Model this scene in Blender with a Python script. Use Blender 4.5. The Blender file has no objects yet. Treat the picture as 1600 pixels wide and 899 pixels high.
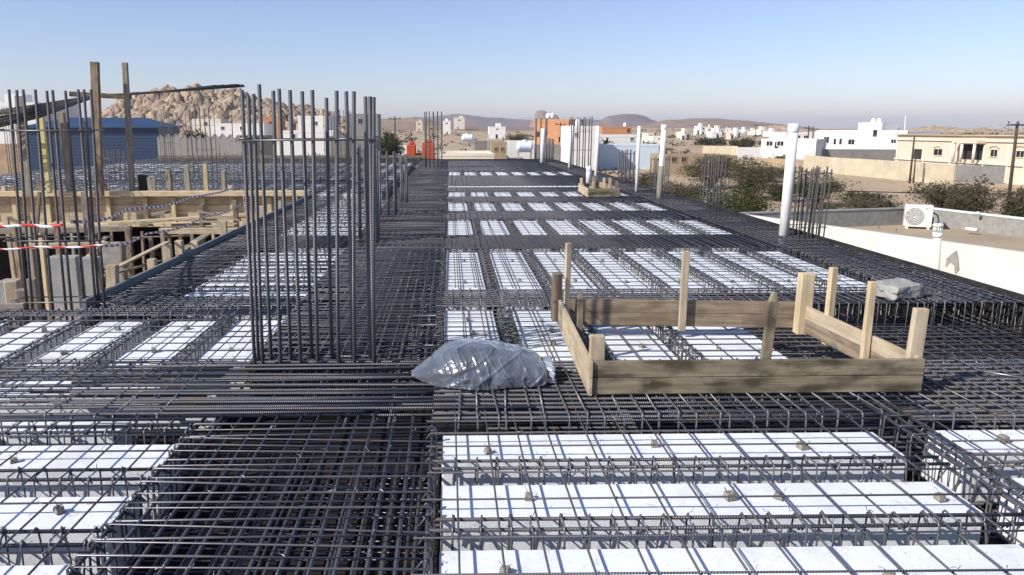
import bpy, math, random
from mathutils import Vector, Matrix, noise
R = math.radians
rnd = random.Random(7)
sc = bpy.context.scene
col = sc.collection

# ------------------------------------------------------------------ camera, sky, sun, exposure
FPX, HY, VX, CH = 1200.0, 202.0, 703.0, 1.6
PITCH = math.atan((449.5 - HY) / FPX)
YAW = R(1.2)
CX0 = VX + FPX * math.tan(YAW) / math.cos(PITCH)
cam = bpy.data.cameras.new('camera')
cam.sensor_width = 36.0
cam.lens = FPX / 1600 * 36
cam.shift_x = (800 - CX0) / 1600
cam.clip_start = 0.05
cam.clip_end = 30000
camo = bpy.data.objects.new('camera', cam)
col.objects.link(camo)
camo.location = (0, 0, CH)
camo.rotation_euler = (math.pi / 2 - PITCH, 0, -YAW)
sc.camera = camo

SUN_EL = R(37)
SUN_AZ = math.atan2(-0.88, -0.47)          # direction towards the sun, measured from +Y towards +X
w = bpy.data.worlds.new('World'); sc.world = w; w.use_nodes = True
nt = w.node_tree
sky = nt.nodes.new('ShaderNodeTexSky'); sky.sky_type = 'NISHITA'; sky.sun_disc = False
sky.sun_elevation = SUN_EL; sky.sun_rotation = SUN_AZ
sky.altitude = 300; sky.air_density = 1.0; sky.dust_density = 0.6; sky.ozone_density = 3.5
bg = nt.nodes['Background']; bg.inputs['Strength'].default_value = 0.108
tint = nt.nodes.new('ShaderNodeMixRGB'); tint.blend_type = 'MULTIPLY'; tint.inputs[0].default_value = 1.0
tint.inputs[2].default_value = (1.08, .972, 1.075, 1)
nt.links.new(sky.outputs[0], tint.inputs[1]); nt.links.new(tint.outputs[0], bg.inputs[0])
sl = bpy.data.lights.new('sun', 'SUN'); sl.energy = 4.6; sl.angle = R(0.5); sl.color = (1.0, 0.955, 0.88)
so = bpy.data.objects.new('sun', sl); col.objects.link(so)
sd = Vector((math.sin(SUN_AZ) * math.cos(SUN_EL), math.cos(SUN_AZ) * math.cos(SUN_EL), math.sin(SUN_EL)))
so.rotation_euler = sd.to_track_quat('Z', 'Y').to_euler()
sc.view_settings.view_transform = 'Standard'
sc.view_settings.look = 'None'
sc.view_settings.exposure = 0.40
sc.view_settings.gamma = 1.0
sc.render.film_transparent = False
sc.cycles.max_bounces = 6
sc.cycles.use_denoising = True

# ------------------------------------------------------------------ helpers
GZ = -4.6
def ray(px, py):
    a = (px - CX0) / FPX; b = -(py - 449.5) / FPX
    x, y, z = a, b * math.sin(PITCH) + math.cos(PITCH), b * math.cos(PITCH) - math.sin(PITCH)
    return Vector((x * math.cos(YAW) + y * math.sin(YAW), -x * math.sin(YAW) + y * math.cos(YAW), z))
def P(px, py, Y):
    d = ray(px, py); return Vector((0, 0, CH)) + d * (Y / d.y)
def G(px, py, z=GZ):
    d = ray(px, py); return Vector((0, 0, CH)) + d * ((z - CH) / d.z)
def mpp(Y):            # metres per pixel at depth Y
    return Y * math.cos(PITCH) / FPX

class MB:
    def __init__(s): s.v = []; s.f = []; s.u = []; s.sm = []; s.mi = []
    def face(s, idx, uv, smooth=False, mi=0):
        s.f.append(idx); s.u.append(uv); s.sm.append(smooth); s.mi.append(mi)
    def tube(s, pts, r, n=6, cap=True, mi=0, closed=False):
        pts = [Vector(p) for p in pts]
        rr = r if isinstance(r, (list, tuple)) else [r] * len(pts)
        m = len(pts); base = len(s.v)
        up = None; L = 0; Ls = []
        for i, p in enumerate(pts):
            t = Vector((0, 0, 0))
            if i > 0: t += (p - pts[i - 1]).normalized()
            if i < m - 1: t += (pts[i + 1] - p).normalized()
            if t.length < 1e-6: t = Vector((0, 0, 1))
            t.normalize()
            if up is None:
                ref = Vector((0, 0, 1)) if abs(t.z) < .9 else Vector((1, 0, 0))
                up = (ref - t * ref.dot(t)).normalized()
            else:
                up = up - t * up.dot(t)
                up = up.normalized() if up.length > 1e-6 else t.orthogonal().normalized()
            sd_ = t.cross(up)
            for k in range(n):
                a = 2 * math.pi * k / n
                s.v.append(p + (up * math.cos(a) + sd_ * math.sin(a)) * rr[i])
            if i: L += (p - pts[i - 1]).length
            Ls.append(L)
        for i in range(m - 1):
            for k in range(n):
                k2 = (k + 1) % n
                s.face((base + i * n + k, base + i * n + k2, base + (i + 1) * n + k2, base + (i + 1) * n + k),
                       ((Ls[i], k / n), (Ls[i], (k + 1) / n), (Ls[i + 1], (k + 1) / n), (Ls[i + 1], k / n)), True, mi)
        if cap:
            s.face(tuple(base + k for k in reversed(range(n))), [(0, 0)] * n, False, mi)
            s.face(tuple(base + (m - 1) * n + k for k in range(n)), [(L, 0)] * n, False, mi)
    def bar(s, a, b, r, n=6, sag=0.0, mi=0):
        a = Vector(a); b = Vector(b)
        if sag:
            c = [a.lerp(b, t) + Vector((0, 0, sag * 4 * t * (t - 1))) for t in (0, .25, .5, .75, 1)]
            s.tube(c, r, n, True, mi)
        else:
            s.tube((a, b), r, n, True, mi)
    def box(s, c, d, rot=None, mi=0, taper=1.0, uvo=None):
        c = Vector(c); base = len(s.v); q = rnd.random() * 50 if uvo is None else uvo
        la = max(range(3), key=lambda i: d[i])
        P_ = []
        for z in (-1, 1):
            for y in (-1, 1):
                for x in (-1, 1):
                    k = taper if z > 0 else 1
                    P_.append(Vector((x * d[0] / 2 * k, y * d[1] / 2 * k, z * d[2] / 2)))
        for p in P_:
            s.v.append(c + (rot @ p if rot else p))
        for f in ((0, 2, 3, 1), (4, 5, 7, 6), (0, 1, 5, 4), (2, 6, 7, 3), (0, 4, 6, 2), (1, 3, 7, 5)):
            uv = []
            for i in f:
                p = P_[i]
                uv.append((p[la] + q, sum(p[j] for j in range(3) if j != la) + q * 1.7))
            s.face(tuple(base + i for i in f), uv, False, mi)
    def beam(s, a, b, w_, t_, up=(0, 0, 1), mi=0):
        a = Vector(a); b = Vector(b); x = (b - a).normalized()
        z = Vector(up) - x * x.dot(Vector(up))
        if z.length < 1e-4: z = Vector((0, 1, 0)) - x * x.y
        z.normalize(); y = z.cross(x)
        rot = Matrix((x, y, z)).transposed()
        s.box((a + b) / 2, ((b - a).length, w_, t_), rot, mi)
    def quad(s, a, b, c, d, mi=0):
        base = len(s.v)
        s.v += [Vector(a), Vector(b), Vector(c), Vector(d)]
        s.face((base, base + 1, base + 2, base + 3), ((0, 0), (1, 0), (1, 1), (0, 1)), False, mi)
    def mesh(s, name, mats):
        me = bpy.data.meshes.new(name)
        me.from_pydata([tuple(v) for v in s.v], [], s.f)
        uvl = me.uv_layers.new(name='UVMap')
        flat = []
        for uv in s.u:
            for a in uv: flat += [a[0], a[1]]
        uvl.data.foreach_set('uv', flat)
        me.polygons.foreach_set('use_smooth', s.sm)
        for m in (mats if isinstance(mats, (list, tuple)) else [mats]): me.materials.append(m)
        me.polygons.foreach_set('material_index', s.mi)
        me.update()
        return me
    def build(s, name, mats, parent=None, loc=(0, 0, 0), rz=0.0):
        return link(name, s.mesh(name, mats), parent, loc, rz)

def link(name, me, parent=None, loc=(0, 0, 0), rz=0.0):
    o = bpy.data.objects.new(name, me); col.objects.link(o)
    o.location = loc; o.rotation_euler = (0, 0, rz)
    if parent is not None: o.parent = parent
    return o
def tag(o, label=None, cat=None, group=None, kind=None):
    if label: o['label'] = label
    if cat: o['category'] = cat
    if group: o['group'] = group
    if kind: o['kind'] = kind
    return o
def thing(name, label, cat, loc=(0, 0, 0), rz=0.0, group=None):
    return tag(link(name, None, None, loc, rz), label, cat, group)
def bevel(o, wd=.004, seg=2):
    m = o.modifiers.new('bevel', 'BEVEL'); m.width = wd; m.segments = seg; m.limit_method = 'ANGLE'
    return o
ORD = 'first second third fourth fifth sixth seventh eighth ninth tenth eleventh twelfth thirteenth fourteenth fifteenth sixteenth seventeenth eighteenth nineteenth twentieth twenty-first twenty-second twenty-third'.split()
NUM = 'one two three four five six seven eight nine ten'.split()

# ------------------------------------------------------------------ materials
def mat(name, base, rough=.7, metal=0.0, var=None, vscale=4.0, bump=0.0, bscale=60.0, spec=.5, coords='Object', detail=6.0, coat=0.0):
    m = bpy.data.materials.new(name); m.use_nodes = True
    t = m.node_tree; b = t.nodes['Principled BSDF']
    b.inputs['Base Color'].default_value = (*base, 1); b.inputs['Roughness'].default_value = rough
    b.inputs['Metallic'].default_value = metal; b.inputs['Specular IOR Level'].default_value = spec
    if coat: b.inputs['Coat Weight'].default_value = coat; b.inputs['Coat Roughness'].default_value = .12
    tc = t.nodes.new('ShaderNodeTexCoord')
    if var:
        n = t.nodes.new('ShaderNodeTexNoise'); n.inputs['Scale'].default_value = vscale; n.inputs['Detail'].default_value = detail
        n.inputs['Roughness'].default_value = .62
        t.links.new(tc.outputs[coords], n.inputs['Vector'])
        r = t.nodes.new('ShaderNodeValToRGB')
        r.color_ramp.elements[0].position = .32; r.color_ramp.elements[1].position = .68
        r.color_ramp.elements[0].color = (*base, 1); r.color_ramp.elements[1].color = (*var, 1)
        t.links.new(n.outputs['Fac'], r.inputs[0]); t.links.new(r.outputs[0], b.inputs['Base Color'])
    if bump:
        n2 = t.nodes.new('ShaderNodeTexNoise'); n2.inputs['Scale'].default_value = bscale; n2.inputs['Detail'].default_value = 4
        t.links.new(tc.outputs[coords], n2.inputs['Vector'])
        bp = t.nodes.new('ShaderNodeBump'); bp.inputs['Strength'].default_value = bump; bp.inputs['Distance'].default_value = .02
        t.links.new(n2.outputs['Fac'], bp.inputs['Height']); t.links.new(bp.outputs[0], b.inputs['Normal'])
    return m
def steel(name, base, rust, rough=.42, metal=.55, period=.011, rib=.7):
    m = mat(name, base, rough, metal, rust, 3.5)
    t = m.node_tree; b = t.nodes['Principled BSDF']
    src = b.inputs['Base Color'].links[0].from_socket; geo = t.nodes.new('ShaderNodeNewGeometry')
    rn = t.nodes.new('ShaderNodeTexNoise'); rn.inputs['Scale'].default_value = 5.5; rn.inputs['Detail'].default_value = 6; rn.inputs['Roughness'].default_value = .7
    t.links.new(geo.outputs['Position'], rn.inputs['Vector'])
    rr_ = t.nodes.new('ShaderNodeValToRGB'); rr_.color_ramp.elements[0].position = .53; rr_.color_ramp.elements[1].position = .70
    rr_.color_ramp.elements[0].color = (0, 0, 0, 1); rr_.color_ramp.elements[1].color = (.6, .6, .6, 1); t.links.new(rn.outputs['Fac'], rr_.inputs[0])
    rx = t.nodes.new('ShaderNodeMixRGB'); rx.inputs[2].default_value = (.15, .085, .05, 1); t.links.new(rr_.outputs[0], rx.inputs[0]); t.links.new(src, rx.inputs[1]); t.links.new(rx.outputs[0], b.inputs['Base Color'])
    uv = t.nodes.new('ShaderNodeUVMap'); uv.uv_map = 'UVMap'
    sp = t.nodes.new('ShaderNodeSeparateXYZ'); t.links.new(uv.outputs[0], sp.inputs[0])
    ml = t.nodes.new('ShaderNodeMath'); ml.operation = 'MULTIPLY'; ml.inputs[1].default_value = 2 * math.pi / period
    t.links.new(sp.outputs[0], ml.inputs[0])
    ad = t.nodes.new('ShaderNodeMath'); ad.operation = 'MULTIPLY_ADD'; ad.inputs[1].default_value = 2 * math.pi
    t.links.new(sp.outputs[1], ad.inputs[0]); t.links.new(ml.outputs[0], ad.inputs[2])
    s_ = t.nodes.new('ShaderNodeMath'); s_.operation = 'SINE'; t.links.new(ad.outputs[0], s_.inputs[0])
    bp = t.nodes.new('ShaderNodeBump'); bp.inputs['Strength'].default_value = rib; bp.inputs['Distance'].default_value = .0016
    t.links.new(s_.outputs[0], bp.inputs['Height']); t.links.new(bp.outputs[0], b.inputs['Normal'])
    return m
def wood(name, c1, c2, c3, rough=.8, stain=.5):
    m = bpy.data.materials.new(name); m.use_nodes = True
    t = m.node_tree; b = t.nodes['Principled BSDF']; b.inputs['Roughness'].default_value = rough
    b.inputs['Specular IOR Level'].default_value = .2
    uv = t.nodes.new('ShaderNodeUVMap'); uv.uv_map = 'UVMap'
    mp = t.nodes.new('ShaderNodeMapping'); mp.inputs['Scale'].default_value = (1.6, 34, 1)
    t.links.new(uv.outputs[0], mp.inputs[0])
    n = t.nodes.new('ShaderNodeTexNoise'); n.inputs['Scale'].default_value = 1; n.inputs['Detail'].default_value = 7; n.inputs['Distortion'].default_value = .6
    t.links.new(mp.outputs[0], n.inputs['Vector'])
    r = t.nodes.new('ShaderNodeValToRGB'); e = r.color_ramp.elements
    e[0].position = .3; e[0].color = (*c1, 1); e[1].position = .7; e[1].color = (*c2, 1)
    t.links.new(n.outputs['Fac'], r.inputs[0])
    n2 = t.nodes.new('ShaderNodeTexNoise'); n2.inputs['Scale'].default_value = 4.0; n2.inputs['Detail'].default_value = 5
    mp2 = t.nodes.new('ShaderNodeMapping'); mp2.inputs['Scale'].default_value = (1, 2.5, 1)
    t.links.new(uv.outputs[0], mp2.inputs[0]); t.links.new(mp2.outputs[0], n2.inputs['Vector'])
    r2 = t.nodes.new('ShaderNodeValToRGB'); r2.color_ramp.elements[0].position = .44; r2.color_ramp.elements[1].position = .64
    r2.color_ramp.elements[0].color = (0, 0, 0, 1); r2.color_ramp.elements[1].color = (stain, stain, stain, 1)
    t.links.new(n2.outputs['Fac'], r2.inputs[0])
    mx = t.nodes.new('ShaderNodeMixRGB'); mx.inputs[2].default_value = (*c3, 1)
    t.links.new(r2.outputs[0], mx.inputs[0]); t.links.new(r.outputs[0], mx.inputs[1]); t.links.new(mx.outputs[0], b.inputs['Base Color'])
    n3 = t.nodes.new('ShaderNodeTexNoise'); n3.inputs['Scale'].default_value = 17; n3.inputs['Detail'].default_value = 6; n3.inputs['Roughness'].default_value = .7
    t.links.new(uv.outputs[0], n3.inputs['Vector'])
    r3 = t.nodes.new('ShaderNodeValToRGB'); r3.color_ramp.elements[0].position = .60; r3.color_ramp.elements[1].position = .67
    r3.color_ramp.elements[0].color = (0, 0, 0, 1); r3.color_ramp.elements[1].color = (.5, .5, .5, 1); t.links.new(n3.outputs['Fac'], r3.inputs[0])
    mx3 = t.nodes.new('ShaderNodeMixRGB'); mx3.inputs[2].default_value = (.30, .285, .25, 1); t.links.new(r3.outputs[0], mx3.inputs[0]); t.links.new(mx.outputs[0], mx3.inputs[1]); t.links.new(mx3.outputs[0], b.inputs['Base Color'])
    bp = t.nodes.new('ShaderNodeBump'); bp.inputs['Strength'].default_value = .5; bp.inputs['Distance'].default_value = .004
    t.links.new(n.outputs['Fac'], bp.inputs['Height']); t.links.new(bp.outputs[0], b.inputs['Normal'])
    return m
def tape_mat(name, c1, c2, period):
    m = bpy.data.materials.new(name); m.use_nodes = True
    t = m.node_tree; b = t.nodes['Principled BSDF']; b.inputs['Roughness'].default_value = .5
    uv = t.nodes.new('ShaderNodeUVMap'); uv.uv_map = 'UVMap'
    sp = t.nodes.new('ShaderNodeSeparateXYZ'); t.links.new(uv.outputs[0], sp.inputs[0])
    ad = t.nodes.new('ShaderNodeMath'); ad.operation = 'ADD'; t.links.new(sp.outputs[0], ad.inputs[0])
    m2 = t.nodes.new('ShaderNodeMath'); m2.operation = 'MULTIPLY'; m2.inputs[1].default_value = .05; t.links.new(sp.outputs[1], m2.inputs[0]); t.links.new(m2.outputs[0], ad.inputs[1])
    dv = t.nodes.new('ShaderNodeMath'); dv.operation = 'DIVIDE'; dv.inputs[1].default_value = period; t.links.new(ad.outputs[0], dv.inputs[0])
    fr = t.nodes.new('ShaderNodeMath'); fr.operation = 'FRACT'; t.links.new(dv.outputs[0], fr.inputs[0])
    gt = t.nodes.new('ShaderNodeMath'); gt.operation = 'GREATER_THAN'; gt.inputs[1].default_value = .5; t.links.new(fr.outputs[0], gt.inputs[0])
    mx = t.nodes.new('ShaderNodeMixRGB'); mx.inputs[1].default_value = (*c1, 1); mx.inputs[2].default_value = (*c2, 1)
    t.links.new(gt.outputs[0], mx.inputs[0]); t.links.new(mx.outputs[0], b.inputs['Base Color'])
    return m

M = {}
M['steel'] = steel('steel_bar', (.072, .086, .112), (.135, .122, .112), .38, .35)
M['steel_dark'] = steel('steel_bar_dark', (.062, .076, .102), (.115, .108, .104), .40, .35)
M['steel_rust'] = steel('steel_bar_weathered', (.062, .070, .082), (.130, .108, .088), .5, .3)
M['stirrup'] = mat('stirrup_wire', (.105, .118, .140), .36, .45, (.20, .18, .165), 9)
M['wire'] = mat('tie_wire', (.30, .30, .31), .35, .8)
def foam_mat():
    m = mat('white_foam', (.755, .78, .795), .85, 0, (.69, .72, .74), 1.6, 0, 90, .2)
    t = m.node_tree; b = t.nodes['Principled BSDF']; src = b.inputs['Base Color'].links[0].from_socket
    tc = t.nodes.new('ShaderNodeTexCoord'); geo = t.nodes.new('ShaderNodeNewGeometry')
    def stain(scale, lo, hi, colr, amt, det=8):
        nonlocal src
        n = t.nodes.new('ShaderNodeTexNoise'); n.inputs['Scale'].default_value = scale; n.inputs['Detail'].default_value = det; n.inputs['Roughness'].default_value = .68
        t.links.new(geo.outputs['Position'], n.inputs['Vector'])
        r = t.nodes.new('ShaderNodeValToRGB'); r.color_ramp.elements[0].position = lo; r.color_ramp.elements[1].position = hi
        r.color_ramp.elements[0].color = (0, 0, 0, 1); r.color_ramp.elements[1].color = (amt, amt, amt, 1); t.links.new(n.outputs['Fac'], r.inputs[0])
        mx = t.nodes.new('ShaderNodeMixRGB'); mx.inputs[2].default_value = (*colr, 1); t.links.new(r.outputs[0], mx.inputs[0]); t.links.new(src, mx.inputs[1]); src = mx.outputs[0]
    stain(2.3, .50, .72, (.47, .46, .42), .55); stain(9.0, .58, .68, (.38, .33, .27), .5); stain(45.0, .64, .70, (.20, .17, .15), .6, 3)
    t.links.new(src, b.inputs['Base Color'])
    v = t.nodes.new('ShaderNodeTexVoronoi'); v.inputs['Scale'].default_value = 190; t.links.new(geo.outputs['Position'], v.inputs['Vector'])
    n2 = t.nodes.new('ShaderNodeTexNoise'); n2.inputs['Scale'].default_value = 14; n2.inputs['Detail'].default_value = 5; t.links.new(geo.outputs['Position'], n2.inputs['Vector'])
    ad = t.nodes.new('ShaderNodeMath'); ad.operation = 'MULTIPLY_ADD'; ad.inputs[1].default_value = .25; t.links.new(v.outputs['Distance'], ad.inputs[0]); t.links.new(n2.outputs['Fac'], ad.inputs[2])
    bp = t.nodes.new('ShaderNodeBump'); bp.inputs['Strength'].default_value = .35; bp.inputs['Distance'].default_value = .012; t.links.new(ad.outputs[0], bp.inputs['Height']); t.links.new(bp.outputs[0], b.inputs['Normal'])
    return m
M['foam'] = foam_mat()
M['concrete'] = mat('grey_concrete', (.32, .31, .28), .9, 0, (.22, .21, .19), 7, .4, 40, .2)
M['concrete_pale'] = mat('pale_concrete', (.33, .325, .31), .9, 0, (.23, .23, .22), 3, .3, 30, .2)
M['spacer'] = mat('mortar_spacer', (.30, .28, .23), .95, 0, (.20, .19, .16), 30, .5, 80, .1)
M['ply'] = mat('film_plywood', (.030, .026, .024), .55, 0, (.060, .050, .042), 5, .2, 20, .3)
M['ply_floor'] = mat('formwork_plywood', (.014, .013, .014), .8, 0, (.030, .026, .024), 9, .2, 40, .1)
M['black_ply'] = mat('black_edge_plywood', (.014, .013, .013), .6, 0, (.040, .036, .034), 3, .3, 25, .3)
M['blue_ply'] = mat('grey_blue_plywood', (.13, .15, .17), .7, 0, (.19, .19, .185), 4, .2, 25, .2)
M['wood_old'] = wood('weathered_timber', (.15, .12, .078), (.31, .265, .185), (.055, .045, .030), stain=.9)
M['wood_brown'] = wood('brown_timber', (.17, .125, .085), (.32, .25, .175), (.10, .075, .055), stain=.7)
M['wood_pale'] = wood('pale_timber', (.38, .30, .20), (.54, .45, .32), (.25, .19, .13), stain=.55)
M['wood_fresh'] = wood('fresh_timber', (.48, .37, .22), (.62, .51, .34), (.33, .25, .15), stain=.5)
M['wood_grey'] = wood('grey_timber', (.20, .175, .14), (.33, .295, .24), (.14, .115, .09))
M['pvc'] = mat('white_pvc', (.80, .80, .78), .4, 0, (.66, .65, .61), 5)
M['white_wall'] = mat('white_render', (.78, .76, .72), .9, 0, (.68, .66, .61), .5, .1, 8, .2)
M['cream_wall'] = mat('cream_render', (.72, .67, .56), .9, 0, (.60, .54, .43), .6, .1, 8, .2)
M['beige_wall'] = mat('beige_render', (.66, .56, .44), .9, 0, (.59, .49, .38), .8, .1, 8, .2)
M['beige_band'] = mat('beige_band', (.50, .36, .22), .9, 0, (.44, .32, .20), .8)
M['yellow_wall'] = mat('sandy_block_wall', (.58, .50, .34), .95, 0, (.42, .37, .28), .55, .2, 5, .1)
M['grey_wall'] = mat('grey_block_wall', (.24, .23, .215), .95, 0, (.17, .165, .155), .7, .2, 5, .1)
M['stone_wall'] = mat('sand_stone_wall', (.40, .31, .20), .95, 0, (.29, .22, .15), .9, .4, 3, .1)
M['orange_brick'] = mat('orange_block', (.52, .26, .13), .9, 0, (.42, .21, .11), .8, .2, 5, .2)
M['blue_metal'] = mat('blue_sheet', (.014, .034, .085), .5, .0, (.020, .046, .10), .4)
M['blue_roof'] = mat('blue_roof_sheet', (.017, .042, .10), .45, .0, (.026, .060, .125), .3)
M['pale_blue'] = mat('pale_blue_render', (.52, .62, .68), .8, 0, (.60, .67, .70), .6)
M['glass'] = mat('dark_window', (.018, .020, .022), .2)
M['shade'] = mat('dark_opening', (.03, .025, .02), .9)
M['roof_sand'] = mat('sandy_roof', (.40, .32, .22), .95, 0, (.31, .25, .18), .8, .2, 12, .1)
M['tank'] = mat('white_tank', (.72, .78, .84), .45, 0, (.62, .70, .80), 3)
M['black_rubber'] = mat('black_hose', (.012, .012, .012), .5)
M['ac_white'] = mat('cream_metal', (.74, .71, .63), .45, 0, (.70, .67, .59), 3)
M['ac_grille'] = mat('grey_fan_grille', (.33, .33, .32), .6, 0, (.24, .24, .23), 20)
M['pole_wood'] = mat('dark_pole', (.045, .035, .028), .9, 0, (.08, .06, .045), 3)
M['pole_metal'] = mat('grey_post', (.35, .35, .34), .6)
M['orange_paint'] = mat('orange_red_paint', (.50, .075, .022), .55, 0, (.40, .06, .02), 4)
M['yellow_paint'] = wood('yellow_painted_timber', (.55, .47, .18), (.66, .58, .28), (.42, .34, .14))
M['rock'] = mat('tan_granite', (.45, .35, .25), .95, 0, (.20, .15, .11), .22, .9, .5, .1, 'Object', 9)
M['hill'] = mat('brown_hill', (.30, .22, .16), .95, 0, (.20, .15, .115), .012, 0, 1, .1, 'Object', 9)
M['hill_far'] = mat('brown_far_hill', (.24, .17, .135), .95, 0, (.17, .125, .105), .004, 0, 1, .1, 'Object', 9)
M['olive'] = mat('olive_leaves', (.038, .045, .016), .8, 0, (.072, .074, .030), .9, 0, 1, .2)
M['green'] = mat('green_leaves', (.032, .044, .014), .8, 0, (.062, .070, .026), .9, 0, 1, .2)
M['twig'] = mat('dry_twigs', (.085, .068, .050), .9, 0, (.13, .105, .078), 1.2, 0, 1, .1)
M['bark'] = mat('grey_bark', (.13, .10, .075), .95, 0, (.09, .07, .05), 3)
M['tape'] = tape_mat('red_white_tape', (.75, .74, .74), (.55, .03, .035), .26)
M['tape_far'] = tape_mat('striped_tape', (.80, .76, .80), (.24, .09, .15), .22)
def ground_mat():
    m = mat('desert_ground', (.46, .35, .235), .95, 0, (.36, .27, .18), .045, .3, .8, .1, 'Object', 8)
    t = m.node_tree; b = t.nodes['Principled BSDF']
    src = b.inputs['Base Color'].links[0].from_socket
    tc = t.nodes.new('ShaderNodeTexCoord')
    n = t.nodes.new('ShaderNodeTexNoise'); n.inputs['Scale'].default_value = .35; n.inputs['Detail'].default_value = 7; n.inputs['Roughness'].default_value = .7
    t.links.new(tc.outputs['Object'], n.inputs['Vector'])
    r = t.nodes.new('ShaderNodeValToRGB'); r.color_ramp.elements[0].position = .52; r.color_ramp.elements[1].position = .66
    r.color_ramp.elements[0].color = (0, 0, 0, 1); r.color_ramp.elements[1].color = (.6, .6, .6, 1)
    t.links.new(n.outputs['Fac'], r.inputs[0])
    mx = t.nodes.new('ShaderNodeMixRGB'); mx.inputs[2].default_value = (.20, .15, .095, 1)
    t.links.new(r.outputs[0], mx.inputs[0]); t.links.new(src, mx.inputs[1]); t.links.new(mx.outputs[0], b.inputs['Base Color'])
    return m
M['ground'] = ground_mat()

# ------------------------------------------------------------------ ground and hills
def gz(x, y):
    d = math.hypot(x, y)
    t = min(max((d - 220) / 700, 0), 1); t = t * t * (3 - 2 * t)
    n = noise.fractal(Vector((x * .006, y * .006, 3.1)), 1.0, 2.0, 5)
    n2 = noise.noise(Vector((x * .05, y * .05, 8)))
    h = GZ + t * (5.2 + 4.5 * n) + min(d / 120, 1) * .25 * n2 * min(1, max(0, (d - 45) / 40))
    if d > 1500: h -= (d - 1500) * .004
    return h
mb = MB()
rad = [0, 20, 45, 60, 75, 90, 105, 120, 140, 160, 185, 215, 250, 290, 340, 400, 470, 550, 650, 770, 920, 1100, 1400, 1900, 2800, 4500, 8000]
NA = 180
for i, r_ in enumerate(rad):
    for k in range(NA):
        a = 2 * math.pi * k / NA; x, y = r_ * math.sin(a), r_ * math.cos(a)
        mb.v.append(Vector((x, y, gz(x, y))))
for i in range(len(rad) - 1):
    for k in range(NA):
        k2 = (k + 1) % NA
        mb.face((i * NA + k, (i + 1) * NA + k, (i + 1) * NA + k2, i * NA + k2), [(0, 0)] * 4, True)
tag(mb.build('ground', M['ground']), kind='structure')

def ridge(name, pts, D, m, base_z, depth, rough=.10, nu=160, nv=26, seed=0.0, rocky=0.0, fs=6.0):
    """a hill with this skyline, its own distance and depth"""
    mb = MB(); lo, hi = pts[0][0], pts[-1][0]
    sc_ = mpp(D)
    def prof(px):
        for (a, b), (c, d) in zip(pts, pts[1:]):
            if a <= px <= c:
                t = (px - a) / (c - a); t = t * t * (3 - 2 * t)
                return b + (d - b) * t
        return pts[-1][1]
    for j in range(nv):
        v = j / (nv - 1) * 2 - 1              # -1 front, 0 crest, 1 back
        for i in range(nu):
            px = lo + (hi - lo) * i / (nu - 1)
            p = P(px, prof(px), D)
            H = max(p.z - base_z, .01)
            yy = D + v * depth
            s_ = max(0, 1 - abs(v) ** 1.25)
            f = Vector((p.x / (sc_ * 60), yy / (sc_ * 60), seed)) * fs / 6
            n = noise.fractal(f, 1.0, 2.1, 6)
            z = base_z + H * s_ * (1 + rough * n * (1.6 if v < 0 else 1))
            if rocky:
                q = Vector((p.x, yy, z * .6 + seed)) / rocky
                d_, _ = noise.voronoi(q)
                d2, _ = noise.voronoi(q * 2.3)
                d3, _ = noise.voronoi(q * 5.1)
                z += s_ ** .5 * rocky * (.34 * (.55 - d_[0]) + .20 * (.5 - d2[0]) + .10 * (.5 - d3[0]) - .22 * math.exp(-(d_[1] - d_[0]) / .06) - .10 * math.exp(-(d2[1] - d2[0]) / .08))
            mb.v.append(Vector((p.x * (yy / D) ** .15, yy, z)))
    for j in range(nv - 1):
        for i in range(nu - 1):
            a = j * nu + i
            mb.face((a, a + 1, a + nu + 1, a + nu), [(0, 0)] * 4, rocky == 0)
    return tag(mb.build(name, m), kind='structure')
ridge('rocky_hill', [(110, 204), (160, 186), (200, 156), (222, 141), (250, 136), (280, 139), (315, 139), (345, 141), (380, 142), (397, 150), (430, 155), (455, 160), (480, 168), (520, 180), (560, 192), (610, 203)],
      330, M['rock'], GZ, 70, .10, 380, 130, 1.3, 9.5)
ridge('brown_hill', [(500, 205), (560, 190), (600, 187), (645, 186), (690, 193), (760, 197), (850, 200), (930, 206)], 1000, M['hill'], -2, 260, .25, 200, 30, 4.4)
ridge('far_ridge', [(480, 202), (560, 192), (620, 188), (680, 182), (735, 179), (770, 183), (800, 186), (835, 187), (900, 186), (960, 189), (1010, 194), (1080, 202)], 4200, M['hill_far'], -20, 900, .10, 200, 20, 7.7)
ridge('red_butte', [(826, 197), (834, 186), (838, 173), (846, 171), (858, 175), (868, 180), (876, 188), (890, 197)], 2600, M['hill'], -10, 60, .10, 90, 20, 2.2)
ridge('mesa_hill', [(915, 198), (935, 189), (950, 181), (970, 179), (990, 179), (1004, 181), (1020, 187), (1040, 196)], 3200, M['hill_far'], -14, 300, .06, 120, 20, 9.1)
ridge('tan_hill', [(960, 204), (1010, 195), (1045, 188), (1085, 185), (1120, 185), (1150, 187), (1185, 191), (1215, 196), (1260, 203)], 1500, M['hill'], -4, 330, .08, 160, 24, 5.2)
ridge('low_rocks', [(1150, 208), (1185, 200), (1215, 196), (1240, 199), (1262, 204), (1300, 207), (1380, 207), (1420, 203), (1465, 200), (1500, 201), (1560, 203), (1620, 201), (1680, 205)], 640, M['rock'], -3, 90, .3, 260, 24, 6.0, 5.0)

# ------------------------------------------------------------------ the deck: formwork floor
mb = MB()
mb.box((-.15, 3.7, -.335), (11.0, 5.94, .05)); mb.box((1.03, 23.15, -.335), (8.56, 32.95, .05)); mb.box((-10.2, 31.0, -.335), (13.89, 24.0, .05))
tag(mb.build('formwork_floor', M['ply_floor']), kind='structure')

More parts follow.
